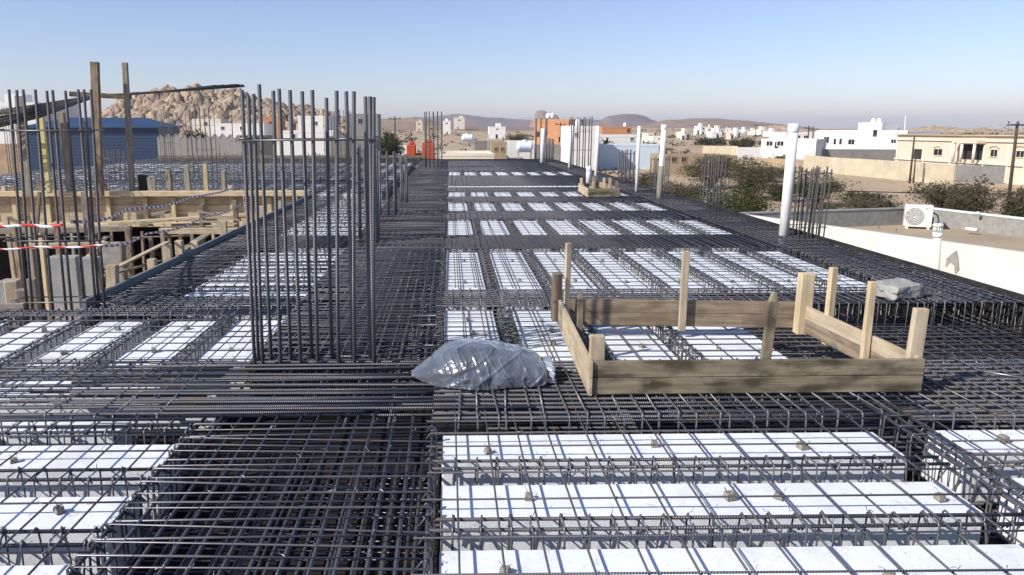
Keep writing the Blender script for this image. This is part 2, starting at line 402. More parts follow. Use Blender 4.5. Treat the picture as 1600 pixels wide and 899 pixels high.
# shared geometry of bars
def stirrup_path(wd, zt, zb, splay=0.0, hook=.05):
    a, b = wd / 2, wd / 2 + splay
    return [(-a + hook * .7, 0, zt - hook * .75), (-a + .004, 0.006, zt - .004), (a - .012, 0, zt), (a, 0, zt - .012), (b, 0, zb), (-b, 0, zb), (-a, 0.0, zt - .012), (-a + .012, 0, zt + .004), (-a + hook, 0.008, zt - hook * .9)]
def cage(label, cat, x, y0, L, wd, zt=.045, zb=-.24, ntop=2, nbot=2, rb=.008, rs=.0042, step=.1, splay=0.0, along='Y', parts=True, group=None, name='rib_cage', jit=.05, n=6, under=True, over=.0, dark=False, extra=0):
    """a tied cage of long bars and stirrups; local +Y is its length"""
    rz = 0 if along == 'Y' else -math.pi / 2
    loc = (x, y0, 0)
    ms = M['steel_dark'] if dark else M['steel']
    zl = zt - rs - rb if under else zt + rs + rb
    tops = [(-wd / 2 + rb + rs + (wd - 2 * rb - 2 * rs) * (i / (ntop - 1) if ntop > 1 else .5)) for i in range(ntop)]
    bots = [(-wd / 2 - splay + rb + rs + (wd + 2 * splay - 2 * rb - 2 * rs) * (i / (nbot - 1) if nbot > 1 else .5)) for i in range(nbot)]
    N = max(2, int(L / step))
    if parts:
        root = thing(name, label, cat, loc, rz, group)
        b = MB(); b.bar((0, -over, 0), (0, L + over, 0), rb, 8); bm_ = b.mesh('longitudinal_bar', ms)
        for xx in tops:
            o = link('longitudinal_bar', bm_, root, (xx + rnd.uniform(-.006, .006), 0, zl)); o.rotation_euler = (rnd.uniform(-.002, .002), 0, rnd.uniform(-.004, .004))
        for xx in bots: link('longitudinal_bar', bm_, root, (xx, 0, zb + rs + rb))
        s_ = MB(); s_.tube(stirrup_path(wd, zt, zb, splay), rs, 6); sm_ = s_.mesh('stirrup', M['stirrup'])
        for i in range(N):
            o = link('stirrup', sm_, root, (rnd.uniform(-.004, .004), (i + .5) * L / N + rnd.uniform(-.012, .012), rnd.uniform(-.003, .004)))
            o.rotation_euler = (rnd.gauss(0, jit), rnd.gauss(0, .02), rnd.gauss(0, jit) + (math.pi if i % 2 else 0))
        t = MB()
        for i in range(int(N * min(ntop, 9) * .32)):
            xx = rnd.choice(tops); yy = (rnd.randrange(N) + .5) * L / N; a = rnd.uniform(0, 6.28); c = Vector((xx, yy, zt + .004)); d = Vector((math.cos(a), math.sin(a), .2)) * .013
            t.tube([c - d, c + Vector((0, 0, .006)), c + d, c + d * 1.4 + Vector((0, 0, rnd.uniform(.004, .022)))], .0016, 4, False)
        tag(t.build('tie_wire', M['wire'], root), kind='stuff')
        return root
    key = (L, wd, zt, zb, ntop, nbot, rb, rs, step, splay, under, over, dark, extra)
    if key not in CAGES:
        b = MB()
        for xx in tops: b.bar((xx, -over, zl), (xx, L + over, zl), rb, 4)
        for xx in bots: b.bar((xx, -over, zb + rs + rb), (xx, L + over, zb + rs + rb), rb, 4)
        for i in range(N):
            yy = (i + .5) * L / N + rnd.uniform(-.015, .015); sk = rnd.gauss(0, jit * .6)
            b.tube([(p[0], yy + p[1] + sk * p[0] + rnd.gauss(0, .004), p[2] + (rnd.gauss(0, .006) if k < 3 or k > 6 else 0)) for k, p in enumerate(stirrup_path(wd, zt, zb, splay))], rs, 4, False)
        CAGES[key] = b.mesh(name, ms)
    return tag(link(name, CAGES[key], None, loc, rz), label, cat, group)
CAGES = {}
def barmesh(L, r, n=8, axis='X', sag=0.0, hook=0.0):
    b = MB(); e = Vector((L, 0, 0)) if axis == 'X' else Vector((0, L, 0))
    k = (L, r, n, axis, hook)
    if k in CAGES: return CAGES[k]
    if hook:
        u = e.normalized()
        b.tube([u * .0 + Vector((0, 0, -hook)), u * .004 + Vector((0, 0, -.02)), u * .02, e - u * .02, e - u * .004 + Vector((0, 0, -.02)), e + Vector((0, 0, -hook))], r, n)
    else:
        b.tube([(0, 0, 0), e * .33 + Vector((0, 0, .0)), e * .66, e], r, n)
    CAGES[k] = b.mesh('cross_bar' if axis == 'X' else 'long_bar', M['steel'])
    return CAGES[k]
def mat_grid(label, x0, x1, y0, y1, xs, ys, z=.04, r=.0048, parts=True, ties=True, group='steel bar meshes over the foam blocks', tilt=.004, dark=False):
    """a tied mesh: cross bars at the Ys, long bars at the Xs"""
    if parts:
        root = thing('rebar_mesh', label, 'rebar mesh', (x0, y0, 0), 0, group)
        bx, by = barmesh(x1 - x0, r, 6, 'X'), barmesh(y1 - y0, r, 6, 'Y')
        for yy in ys:
            o = link('cross_bar', bx, root, (rnd.uniform(-.03, .03), yy - y0, z + r + rnd.uniform(-.002, .004))); o.rotation_euler = (0, rnd.gauss(0, .0012), rnd.gauss(0, tilt))
        for xx in xs:
            o = link('long_bar', by, root, (xx - x0, rnd.uniform(-.03, .03), z - r + rnd.uniform(-.003, .003))); o.rotation_euler = (0, 0, rnd.gauss(0, tilt))
        if ties:
            t = MB()
            for yy in ys:
                for xx in xs:
                    if rnd.random() < .55:
                        a = rnd.uniform(0, 6.28); c = Vector((xx - x0, yy - y0, z + .011))
                        d = Vector((math.cos(a), math.sin(a), .3)) * .012
                        t.tube([c - d, c + Vector((0, 0, .005)), c + d, c + d * 1.5 + Vector((0, 0, .012))], .0013, 4, False)
            if t.v: tag(t.build('tie_wire', M['wire'], root), kind='stuff')
        return root
    b = MB()
    for yy in ys: b.bar((0, yy - y0, z + r), (x1 - x0, yy - y0 + rnd.gauss(0, .01), z + r), r, 4)
    for xx in xs: b.bar((xx - x0, 0, z - r), (xx - x0 + rnd.gauss(0, .01), y1 - y0, z - r), r, 4)
    return tag(b.build('rebar_mesh', M['steel_dark'] if dark else M['steel'], None, (x0, y0, 0)), label, 'rebar mesh', group)
def foam(label, x0, x1, y0, y1, zt=0.0, group='white foam blocks set in the deck'):
    b = MB(); LX_, LY_ = x1 - x0, y1 - y0; ax = LX_ > LY_; L = max(LX_, LY_); k = max(1, int(round(L / 1.05)))
    for i in range(k):
        c = -L / 2 + (i + .5) * L / k; l = L / k - .005; dz = rnd.uniform(-.004, .004); sh = rnd.uniform(-.004, .004)
        b.box((c, sh, dz) if ax else (sh, c, dz), (l, LY_, .27) if ax else (LX_, l, .27))
    o = b.build('foam_block', M['foam'], None, ((x0 + x1) / 2, (y0 + y1) / 2, zt - .135))
    bevel(o, .008, 2)
    return tag(o, label, 'foam block', group)
def frange(a, b, s):
    n = int(round((b - a) / s)); return [a + (b - a) * i / n for i in range(n + 1)]

# ---- right field: blocks running away from the camera, ribs between them
ROWN = {'B': 'first row behind the timber box', 'C': 'second row behind the timber box', 'D': 'third row behind the timber box', 'E': 'fourth row behind the timber box', 'F': 'farthest row of the deck'}
ROWS = [('B', 7.5, 10.1), ('C', 11.45, 13.6), ('D', 14.95, 16.9), ('E', 18.2, 19.9), ('F', 26.7, 29.5)]
for rk, y0, y1 in ROWS:
    near = rk == 'B'
    for i in range(8):
        x0 = -.05 + .575 * i
        foam(f'white foam block, {ORD[i]} from the central beam, {ROWN[rk]}', x0, x0 + .41, y0, y1)
        if i < 7:
            cage(f'steel rib cage between {ORD[i]} and {ORD[i+1]} foam blocks, {ROWN[rk]}', 'rib cage', x0 + .4925, y0, y1 - y0, .10, .055, -.24, 2, 2, .008, .0042 if near else .005, .09 if near else .085, .012, 'Y', near, 'steel rib cages between the foam blocks', over=.12)
    xs = []
    for i in range(8): xs += [-.05 + .575 * i + q for q in ((.10, .13, .30, .33) if i < 2 else (.11, .30))]
    mat_grid(f'thin steel bar mesh lying over the {ROWN[rk]}', -.1, 4.5, y0, y1, xs, frange(y0 + .06, y1 - .06, {'B': .175, 'C': .22, 'D': .30, 'E': .45, 'F': .9}[rk]), .05 if near else .03, .0048 if near else .0045, near)
# row A inside / beside the timber box
AX = [(-.05, .38), (.56, .99), (1.17, 1.62), (1.80, 2.40)]
AL = ['white foam block beside the wide central beam, behind the plastic bag', 'white foam block between the plastic bag and the timber box side', 'white foam block inside the timber box, by its left side', 'white foam block inside the timber box, by the black sunken mesh']
for (a, b), l in zip(AX, AL): foam(l, a, b, 5.05, 6.72)
for i, l in enumerate(['steel rib cage behind the plastic bag', 'steel rib cage running under the left side of the timber box', 'steel rib cage inside the timber box between its two foam blocks']):
    cage(l, 'rib cage', (AX[i][1] + AX[i + 1][0]) / 2, 5.05, 1.67, .11, .055, -.24, 2, 2, .009, .0045, .085, .01, 'Y', True, 'steel rib cages between the foam blocks', over=.15)
mat_grid('thin steel bar mesh over the foam inside and beside the timber box', -.1, 2.42, 5.0, 6.74, [.10, .125, .27, .295, .68, .71, .88, 1.30, 1.52, 1.95, 2.2], frange(5.1, 6.65, .14), .05)
# sunken bay to the right of the box
mat_grid('dark steel bar mesh lying low in the sunken bay beside the timber box', 2.46, 5.25, 5.06, 6.7, frange(2.5, 5.2, .15), frange(5.1, 6.66, .12), -.16, .006, True, True)
mat_grid('lower steel bar mesh at the bottom of the sunken bay', 2.46, 5.25, 5.06, 6.7, frange(2.55, 5.2, .15), frange(5.15, 6.6, .15), -.24, .006, False)

# ---- foreground right: ribs across the picture
FR = [(3.54, 3.86), (2.97, 3.27), (2.40, 2.71), (1.84, 2.14)]
FN = ['farthest from the camera', 'second from the cross beam', 'third from the cross beam', 'nearest the camera']
for k, (a, b) in enumerate(FR):
    foam(f'long white foam strip right of the central beam, {FN[k]}', -.05, 2.28, a, b)
    foam(f'white foam strip in the corner bay at the right, {FN[k]}', 2.58, 5.25, a + .02, b + .02)
RN = ['nearest the cross beam', 'middle of three', 'nearest the camera']
for k in range(3):
    yc = (FR[k][0] + FR[k + 1][1]) / 2
    cage(f'steel rib cage across the foam strips right of the central beam, {RN[k]}', 'rib cage', -.04, yc, 2.36, .115, .05, -.25, 2, 2, .0085, .0045, .105, .022, 'X', True, 'steel rib cages across the foreground', over=.05)
    cage(f'steel rib cage in the right corner bay, {RN[k]}', 'rib cage', 2.56, yc + .02, 2.7, .115, .05, -.25, 2, 2, .0085, .0045, .105, .022, 'X', True, 'steel rib cages across the foreground')
cage('steel rib cage crossing the foam strips, running away from the camera at right', 'rib cage', 2.43, 1.6, 2.35, .15, .075, -.24, 3, 2, .009, .0048, .12, .02, 'Y', True, 'steel rib cages across the foreground', over=.2)
mat_grid('thin steel bar mesh over the long foam strips at lower right', -.12, 2.4, 1.75, 4.6, [.03, .19, .35, .52, .70, .88, 1.06, 1.24, 1.42, 1.60, 1.79, 1.98, 2.17], [1.86, 2.12, 2.44, 2.69, 3.0, 3.26, 3.56, 3.72, 3.9], .058)
mat_grid('thin steel bar mesh over the foam strips of the corner bay', 2.5, 5.25, 1.75, 4.6, frange(2.62, 5.1, .19), [1.88, 2.14, 2.46, 2.71, 3.02, 3.28, 3.58, 3.86], .058)

# ---- foreground left
FL = [(3.46, 3.76), (2.90, 3.20), (2.35, 2.65), (1.80, 2.10)]
for k, (a, b) in enumerate(FL):
    foam(f'long white foam strip left of the central beam, {FN[k]}', -5.5, -1.40, a, b)
for k in range(3):
    yc = (FL[k][0] + FL[k + 1][1]) / 2
    cage(f'steel rib cage across the foam strips left of the central beam, {RN[k]}', 'rib cage', -5.5, yc, 4.15, .12, .05, -.25, 2, 2, .0085, .0045, .12, .022, 'X', True, 'steel rib cages across the foreground')
cage('steel rib cage along the cross beam over the left foam strips', 'rib cage', -5.5, 3.86, 4.15, .10, .055, -.25, 2, 2, .0085, .0045, .10, .02, 'X', True, 'steel rib cages across the foreground')
mat_grid('thin steel bar mesh over the long foam strips at lower left', -5.5, -1.3, 1.75, 4.1, frange(-5.4, -1.5, .205), [1.85, 2.1, 2.42, 2.62, 2.98, 3.18, 3.56, 3.74], .058)

# ---- left row of blocks with ribs running away
LX = [-1.80, -2.39, -2.98, -3.57, -4.16, -4.75, -5.34]
for i, x in enumerate(LX):
    foam(f'white foam block, {ORD[i]} to the left of the tall column bars', x, x + .42, 5.1, 6.4)
    if i < 6:
        cage(f'steel rib cage left of the {ORD[i]} foam block beside the tall column bars', 'rib cage', x - .085, 5.1, 1.3, .10, .055, -.24, 2, 2, .008, .0045, .095, .01, 'Y', True, 'steel rib cages between the foam blocks', over=.25)
xs = []
for x in LX: xs += [x + .12, x + .30]
mat_grid('thin steel bar mesh over the foam blocks left of the tall column bars', -5.5, -1.35, 5.0, 6.45, xs, frange(5.12, 6.38, .18), .05)
foam('sunken white foam strip showing under the bars of the left cross beam', -5.5, -1.5, 4.72, 5.0, -.06)
foam('sunken white foam strip under the left cross beam, nearer the camera', -5.5, -1.9, 4.12, 4.36, -.10)

# ---- left inner field: ribs across
for k in range(6):
    y = 7.22 + .5 * k
    foam(f'white foam strip, {ORD[k]} behind the bars at the foot of the left column', -2.62, -1.40, y, y + .37)
    if k < 5: cage(f'steel rib cage behind the {ORD[k]} foam strip of the field left of the central beam', 'rib cage', -2.64, y + .435, 1.3, .09, .05, -.24, 2, 2, .008, .0045, .10, .01, 'X', True, 'steel rib cages between the foam blocks')
mat_grid('thin steel bar mesh over the foam strips left of the central beam', -2.9, -1.35, 7.15, 10.1, [-2.5, -2.2, -1.9, -1.6], frange(7.25, 10.0, .25), .05)
for k in range(13):
    y = 11.5 + .5 * k
    foam(f'white foam strip, {ORD[k]} behind the second cross beam, left of the central beam', -2.62, -1.40, y, y + .37)
    if k < 12: cage(f'steel rib cage after the {ORD[k]} foam strip behind the second cross beam', 'rib cage', -2.64, y + .435, 1.3, .09, .05, -.24, 2, 2, .008, .005, .10, .01, 'X', False, 'steel rib cages between the foam blocks')
mat_grid('thin steel bar mesh over the farther foam strips left of the central beam', -2.9, -1.35, 11.45, 18.1, [-2.5, -2.2, -1.9, -1.6], frange(11.5, 18.0, .25), .05, .0055, False)

# ---- the wide central beam, stretch by stretch
SEG = [(1.3, 3.95, 'nearest stretch, in front of the cross beam'), (5.02, 6.75, 'stretch at the foot of the tall column bars'), (6.75, 10.1, 'stretch just behind the tall column bars'), (10.1, 13.6, 'stretch beside the second foam row'),
       (13.6, 16.9, 'stretch beside the third foam row'), (16.9, 20.0, 'stretch beside the fourth foam row'), (20.0, 26.6, 'stretch before the farthest foam row'), (26.6, 39.4, 'farthest stretch')]
for k, (a, b, l) in enumerate(SEG):
    st = [.072, .055, .05, .06, .08, .09, .12, .14][k]
    root = cage(f'wide central beam of steel bars, {l}', 'beam cage', -.73, a, b - a, 1.30, .055, -.27, (13 if k < 1 else 16) if k < 3 else 14, 13, .009 if k < 3 else .01, .0055 if k < 3 else .006, st, 0, 'Y', k < 3, 'stretches of the wide central beam', 'beam_cage', .012, dark=(k < 1), over=.1)
    if k < 3:                      # inner legs and middle layer of the beam
        n = 0
        leg = MB(); leg.tube([(-.10, 0, .05), (.10, 0, .05), (.105, 0, -.26), (-.105, 0, -.26), (-.10, 0, .045)], .0048, 6)
        lm = leg.mesh('inner_stirrup', M['stirrup'])
        for q in range(0 if k == 0 else 3):
            o = link('inner_stirrup', lm, root, (rnd.choice([-.5, -.2, .1, .35, .5]) + rnd.uniform(-.05, .05), rnd.uniform(.05, b - a - .05), rnd.uniform(-.004, .006)))
            o.rotation_euler = (rnd.gauss(0, .06), 0, rnd.gauss(0, .05))
        mid = barmesh(b - a, .008, 6, 'Y')
        for q in range(11): link('middle_bar', mid, root, (-.58 + .115 * q + rnd.uniform(-.01, .01), 0, -.12))

# ---- cross beams
def cross(label, x0, x1, y0, y1, parts, nb, step, rb=.009, zt=.06, dark=False, rs=.005):
    return cage(label, 'beam cage', x0, (y0 + y1) / 2, x1 - x0, y1 - y0, zt, -.26, nb, nb, rb, rs, step, 0, 'X', parts, 'cross beams of steel bars', 'beam_cage', .03, dark=dark, over=.1)
cross('cross beam of steel bars in front of the timber box', 0.0, 2.6, 3.95, 5.0, True, 15, .10, .0095, .07, rs=.006)
cross('cross beam of steel bars at the right edge in front of the sunken bay', 2.62, 5.2, 3.95, 5.0, True, 14, .11, .0095, .06, rs=.006)
cross('cross beam of steel bars left of the central beam, nearest the camera', -5.5, -1.55, 3.98, 5.05, True, 12, .115, .010, .07)
# dense crossing of the two beams under the big column
root = thing('bar_bundle', 'dense bundle of thick ribbed bars crossing in front of the tall column', 'rebar bundle', (-2.2, 4.0, 0))
for i in range(27):
    L = rnd.uniform(2.1, 2.6); bmx = barmesh(round(L, 1), .0092, 8, 'X', 0, .0)
    o = link('thick_bar', bmx, root, (rnd.uniform(-.1, .6) if i % 3 else rnd.uniform(-.5, .2), .01 + i * .0385 + rnd.uniform(-.008, .008), .055 + rnd.choice([0, -.01, .014, -.03]))); o.rotation_euler = (0, rnd.gauss(0, .002), rnd.gauss(0, .006))
for i in range(6):
    o = link('long_bar', barmesh(1.2, .009, 6, 'Y'), root, (.9 + .24 * i, -.1, .025))
for k, (a, b, l) in enumerate([(6.75, 7.45, 'just behind the timber box'), (10.14, 11.4, 'behind the first foam row'), (13.65, 14.9, 'behind the second foam row'), (16.95, 18.15, 'behind the third foam row'), (19.95, 21.2, 'behind the fourth foam row'), (21.75, 26.6, 'level with the small timber box'), (29.55, 39.4, 'wide band along the far end')]):
    cross(f'cross beam of steel bars right of the central beam, {l}', -.04, 5.2 if k == 0 else 4.45, a, b, k == 0, [9, 13, 13, 12, 10, 34, 60][k], [.09, .08, .09, .1, .13, .15, .16][k], [.008, .008, .009, .009, .01, .01, .011][k], .05, False, [.005, .005, .006, .006, .007, .007, .008][k])
cross('cross beam of steel bars by the foot of the left column', -5.5, -1.45, 6.43, 6.62, True, 4, .11, .0085, .06)
cross('cross beam of steel bars between left column and central beam', -3.2, -1.45, 6.64, 7.15, True, 7, .09, .0085, .06)
cross('second cross beam of steel bars left of the central beam', -3.2, -1.45, 10.2, 11.4, False, 13, .08)

foam('thin white foam strip between two cross beams, level with the small timber box', -.05, 4.4, 21.25, 21.7, .03)
# ---- edge beams
for k, (a, b, l) in enumerate([(6.75, 10.1, 'nearest the camera'), (10.1, 14.9, 'by the white pipe at the edge'), (14.9, 20, 'beside the middle white pipes'), (20, 27, 'beside the small timber box'), (27, 39.4, 'farthest away')]):
    cage(f'right edge beam of steel bars, stretch {l}', 'beam cage', 4.87, a, b - a, .80, .06, -.26, 9, 8, .009 if k < 2 else .011, .005 if k < 2 else .007, [.075, .09, .11, .13, .16][k], 0, 'Y', k == 0, 'right edge beam stretches', 'beam_cage', .03, dark=True)
for k, (a, b, l) in enumerate([(6.7, 10.1, 'nearest the camera'), (10.1, 14.4, 'in the middle'), (14.4, 18.4, 'farthest away')]):
    cage(f'left edge beam of steel bars beside the open pit, stretch {l}', 'beam cage', -2.93, a, b - a, .52, .06, -.26, 6, 5, .009, .005 if k == 0 else .006, [.07, .08, .09][k], 0, 'Y', k == 0, 'left edge beam stretches', 'beam_cage', .06, dark=True, over=.05)

# ---- slab beyond the pit at left
lab = 'pale foam block under the bars of the slab beyond the pit'
for i in range(23):
    for (a, b) in ((20.0, 23.2), (24.4, 27.6), (28.8, 32.2), (33.6, 37.4)):
        foam(lab, -15.6 + .61 * i, -15.6 + .61 * i + .42, a, b, -.02, 'foam blocks of the slab beyond the pit')
for k, (a, b, l) in enumerate([(19.0, 24.0, 'nearest the pit'), (24.0, 28.4, 'second from the pit'), (28.4, 33, 'third from the pit'), (33, 42.5, 'farthest from the pit')]):
    b_ = MB()
    st = [.26, .34, .45, .7][k]
    for yy in frange(a, b, st): b_.bar((0, yy - a, .06 + rnd.uniform(-.02, .02)), (14.2, yy - a + rnd.gauss(0, .04), .06), .008, 4)
    for i in range(23):
        for q in (.44, .57): b_.bar((.05 + .61 * i + q, 0, .04), (.05 + .61 * i + q, b - a, .04), .008, 4)
        yy = 0
        while yy < b - a:
            b_.tube([(.05 + .61 * i + p[0] + .5, yy + p[1] + rnd.gauss(0, .01), p[2]) for p in stirrup_path(.13, .09 + rnd.uniform(0, .04), -.2, 0)[2:7]], .007, 4, False); yy += .24 + .05 * k
    tag(b_.build('rebar_mesh', M['steel_dark'], None, (-15.65, a, 0)), f'steel bar mesh of the slab beyond the pit, strip {l}', 'rebar mesh', 'bar meshes of the slab beyond the pit')

# ---- mortar spacers with tie wire on the foam
def spacer_mesh(seed):
    r_ = random.Random(seed); b = MB()
    b.box((0, 0, .022), (.046, .04, .044), Matrix.Rotation(r_.uniform(-.3, .3), 3, 'Z'), 0, .82)
    for s_ in (-1, 1):
        b.tube([(s_ * .012, 0, .04), (s_ * .02, .01, .07), (s_ * .035 + r_.uniform(-.01, .01), .02 * s_, .062 + r_.uniform(0, .03))], .0016, 4, False, 1)
    return b.mesh('spacer_block', [M['spacer'], M['wire']])
SPM = [spacer_mesh(i) for i in range(4)]
def spacers(pts, label, z=.001):
    for i, (x, y) in enumerate(pts):
        o = link('spacer_block', SPM[i % 4], None, (x + rnd.uniform(-.03, .03), y + rnd.uniform(-.03, .03), z), rnd.uniform(0, 3))
        k_ = rnd.uniform(.75, 1.0); o.scale = (k_ * rnd.uniform(.8, 1.2), k_, k_ * .72)
        tag(o, label, 'spacer', 'mortar spacers on the foam')
spacers([(.18, 3.62), (1.06, 3.66), (1.79, 3.64), (.35, 3.1), (1.24, 3.12), (1.42, 3.08), (.19, 2.55), (1.6, 2.5), (2.17, 3.1)], 'small grey mortar spacer on the long foam strips at lower right')
spacers([(-2.15, 3.58), (-2.7, 3.62), (-1.7, 3.05), (-2.3, 3.1), (-3.2, 3.05), (-3.6, 3.6)], 'small grey mortar spacer on the long foam strips at lower left')
spacers([(2.9, 3.7), (3.3, 3.14), (3.9, 3.68), (3.1, 2.6)], 'small grey mortar spacer on the foam strips of the corner bay')
spacers([(LX[i] + q, y) for i in range(5) for q, y in ((.2, 5.45), (.26, 6.1))], 'small grey mortar spacer on the foam left of the tall column bars')
spacers([(.15, 6.35), (.15, 5.9), (.78, 6.3), (.78, 5.6), (.8, 6.0)], 'small grey mortar spacer on the foam behind the plastic bag')
spacers([(1.4, 5.5), (1.95, 5.4), (2.05, 6.2)], 'small grey mortar spacer on the foam inside the timber box')
spacers([(-.05 + .575 * i + .2, y) for i in range(8) for y in (8.0, 9.3)], 'small grey mortar spacer on the first foam row behind the timber box')

# ---- edge boards
b = MB(); b.box((5.325, 22.9, -.12), (.035, 33.2, .42))
o = tag(b.build('edge_board', M['black_ply']), 'long black plywood board along the right edge of the deck', 'formwork board', 'formwork edge boards')
b = MB(); b.box((5.325, 3.7, -.13), (.035, 5.2, .40)); tag(b.build('edge_board', M['black_ply']), 'black plywood board closing the sunken bay at the right edge', 'formwork board', 'formwork edge boards')
b = MB(); b.box((-3.245, 12.55, -.10), (.04, 11.7, .44)); bevel(tag(b.build('edge_board', M['blue_ply']), 'grey blue plywood board between the deck and the open pit', 'formwork board', 'formwork edge boards'))
b = MB(); b.box((-4.75, 6.675, -.10), (2.0, .045, .40)); bevel(tag(b.build('edge_board', M['wood_grey']), 'worn timber board at the near edge of the pit', 'formwork board', 'formwork edge boards'))
b = MB(); b.box((1.9, 39.55, -.10), (6.7, .05, .42)); tag(b.build('edge_board', M['black_ply']), 'black board along the far end of the deck', 'formwork board', 'formwork edge boards')
b = MB(); b.box((-8.6, 42.6, -.05), (14.5, .08, .5)); tag(b.build('edge_board', M['wood_brown']), 'brown timber board along the far end of the left slab', 'formwork board', 'formwork edge boards')

b = MB(); b.box((3.85, 7.47, -.165), (2.8, .02, .27)); tag(b.build('dark_filler', M['black_ply']), 'added black panel darkening the gap behind the bars at the back of the sunken bay', 'formwork board', 'added dark panels')  # added panel, hides the white foam fronts so the bay's back reads dark
b = MB(); b.box((1.48, 5.025, -.165), (1.9, .02, .27)); tag(b.build('dark_filler', M['black_ply']), 'added black panel darkening the gap under the front of the timber box', 'formwork board', 'added dark panels')  # added panel, blacks out the foam fronts below the box
# pegs standing outside the boards
def peg(name, label, x, y, zt, h, wx=.10, wy=.07, m='wood_pale', grp=None, lean=0):
    b = MB(); b.box((0, 0, -h / 2), (wx, wy, h), None, 0, rnd.uniform(.88, 1.0))
    o = b.build(name, M[m], None, (x, y, zt), rnd.uniform(-.15, .15)); o.rotation_euler.x = rnd.gauss(0, .03); o.rotation_euler.y = lean + rnd.gauss(0, .03)
    bevel(o, .006); return tag(o, label, 'timber peg', grp)
ye = [7.45, 8.3, 9.05, 9.75, 10.45, 11.25, 11.95, 12.7, 13.5, 14.4, 15.4, 16.5, 17.8, 19.3, 21.0, 23.0, 25.3, 28]
for i, y in enumerate(ye):
    peg('timber_peg', f'short pale peg outside the right edge board, {ORD[i]} from the front', 5.46, y, .0 + rnd.uniform(-.02, .05), .6, .11, .10, 'wood_pale', 'pegs outside the right edge board')
for i, (y, h) in enumerate([(7.6, .18), (8.6, .07), (9.1, .16), (9.5, .15), (10.1, .06), (11.4, .17), (12.6, .07), (13.7, .16), (15.2, .12), (16.8, .1)]):
    peg('timber_peg', f'pale peg rising behind the grey blue board, {ORD[i]} from the front', -3.36, y, .1 + h, .9, .10, .09, 'wood_pale', 'pegs behind the grey blue board')

# ------------------------------------------------------------------ standing column bars
def column(label, bars, ties, r=.0125, n=8, mt='steel', zb=-.25, ring=None, rt=.006, group='standing column bars'):
    """bars: (x, y, top z, lean dx, lean dy)"""
    cx = sum(b_[0] for b_ in bars) / len(bars); cy = sum(b_[1] for b_ in bars) / len(bars)
    root = thing('column_cage', label, 'column bars', (cx, cy, 0), 0, group)
    for (x, y, z, dx, dy) in bars:
        b = MB(); b.tube([(0, 0, zb), (dx * .3, dy * .3, z * .33), (dx * .65, dy * .65, z * .66), (dx, dy, z)], r, n)
        b.build('upright_bar', M[mt], root, (x - cx, y - cy, 0))
    x0, x1 = min(b_[0] for b_ in bars) - cx, max(b_[0] for b_ in bars) - cx
    y0, y1 = min(b_[1] for b_ in bars) - cy, max(b_[1] for b_ in bars) - cy
    zmax = max(b_[2] for b_ in bars); ax = sum(b_[3] for b_ in bars) / len(bars)
    for z in ties:
        s = r + rt; o_ = ax * max(0, z) / zmax
        b = MB(); b.tube([(x0 - s + o_ - .02, y0 - s, z - .004), (x1 + s + o_, y0 - s, z), (x1 + s + o_, y1 + s, z + .004), (x0 - s + o_, y1 + s, z), (x0 - s + o_, y0 - s - .004, z + .006), (x0 + o_ + .06, y0 - s - .004, z + .008)], rt, 6)
        b.build('tie_ring', M['stirrup'], root)
    return root
# the big blade column
bt = [(378, 141), (388, 150), (396, 147), (405, 132), (427, 142), (436, 139), (453, 141), (472, 143), (488, 141), (510, 153), (526, 142), (541, 143), (553, 143), (571, 151), (578, 151), (584, 152)]
bb = [398, 404, 410, 424, 438, 455, 470, 488, 496, 519, 528, 552, 553, 579, 584, 584]
bars = []
for i, ((px, py), pb) in enumerate(zip(bt, bb)):
    Y = 4.93 if i % 2 == 0 or i in (15,) else 5.10
    q = P(px, py, Y); g = P(pb, 578, Y)
    bars.append((g.x, Y, q.z, q.x - g.x, 0))
column('tall bare column bars standing on the crossing of the beams', bars, [1.535, .06], .0125, 8)
bt = [(14, 140), (26, 141), (36, 140), (55, 140), (73, 142), (82, 141), (102, 142), (122, 140), (131, 140), (142, 140)]
bb = [42, 50, 66, 82, 103, 112, 133, 150, 155, 163]
bars = []
for i, ((px, py), pb) in enumerate(zip(bt, bb)):
    Y = 6.72 if i % 2 else 6.9
    q = P(px, py, Y); g = P(pb, 487, Y)
    bars.append((g.x, Y, q.z, q.x - g.x, 0))
column('tall bare column bars at the near corner of the open pit', bars, [1.59, .10, .65], .0125, 8, 'steel_rust')
def simple_column(label, x0, x1, Y, top, nx, ny, depth, ties, r=.012, mt='steel', lean=0.0, n=6):
    bars = []
    for i in range(nx):
        for j in range(ny):
            if 0 < i < nx - 1 and 0 < j < ny - 1: continue
            x = x0 + (x1 - x0) * (i / max(nx - 1, 1)) + rnd.uniform(-.012, .012)
            bars.append((x, Y + depth * j / max(ny - 1, 1), top + rnd.uniform(-.04, .03), rnd.gauss(lean, .012), rnd.gauss(0, .01)))
    return column(label, bars, ties, r, n, mt, rt=.005)
simple_column('short column bars behind the tall blade column, nearest of three', -1.28, -1.03, 10.6, 1.37, 3, 3, .35, [1.3, .9, .5, .1], .016, 'steel')
simple_column('short column bars by the central beam, second of three', -1.29, -1.0, 14.0, 1.20, 3, 3, .4, [1.1, .7, .3], .017, 'steel')
simple_column('short column bars by the central beam, third of three', -1.05, -.95, 16.6, 1.05, 2, 3, .4, [.9, .5], .017, 'steel')
simple_column('slender column bars standing near the far end of the central beam', -1.0, -.35, 32.0, 2.30, 5, 2, .5, [1.6, .8], .022, 'steel')
simple_column('column bars behind the big white pipe at the right edge', 5.06, 5.44, 11.0, 1.05, 7, 3, .35, [.98, .62, .2], .0115, 'steel_rust', .03)
simple_column('round bundle of column bars at the right edge before the green bush', 5.02, 5.36, 15.0, 1.10, 6, 3, .4, [.98, .70, .45, .2], .012, 'steel_rust')
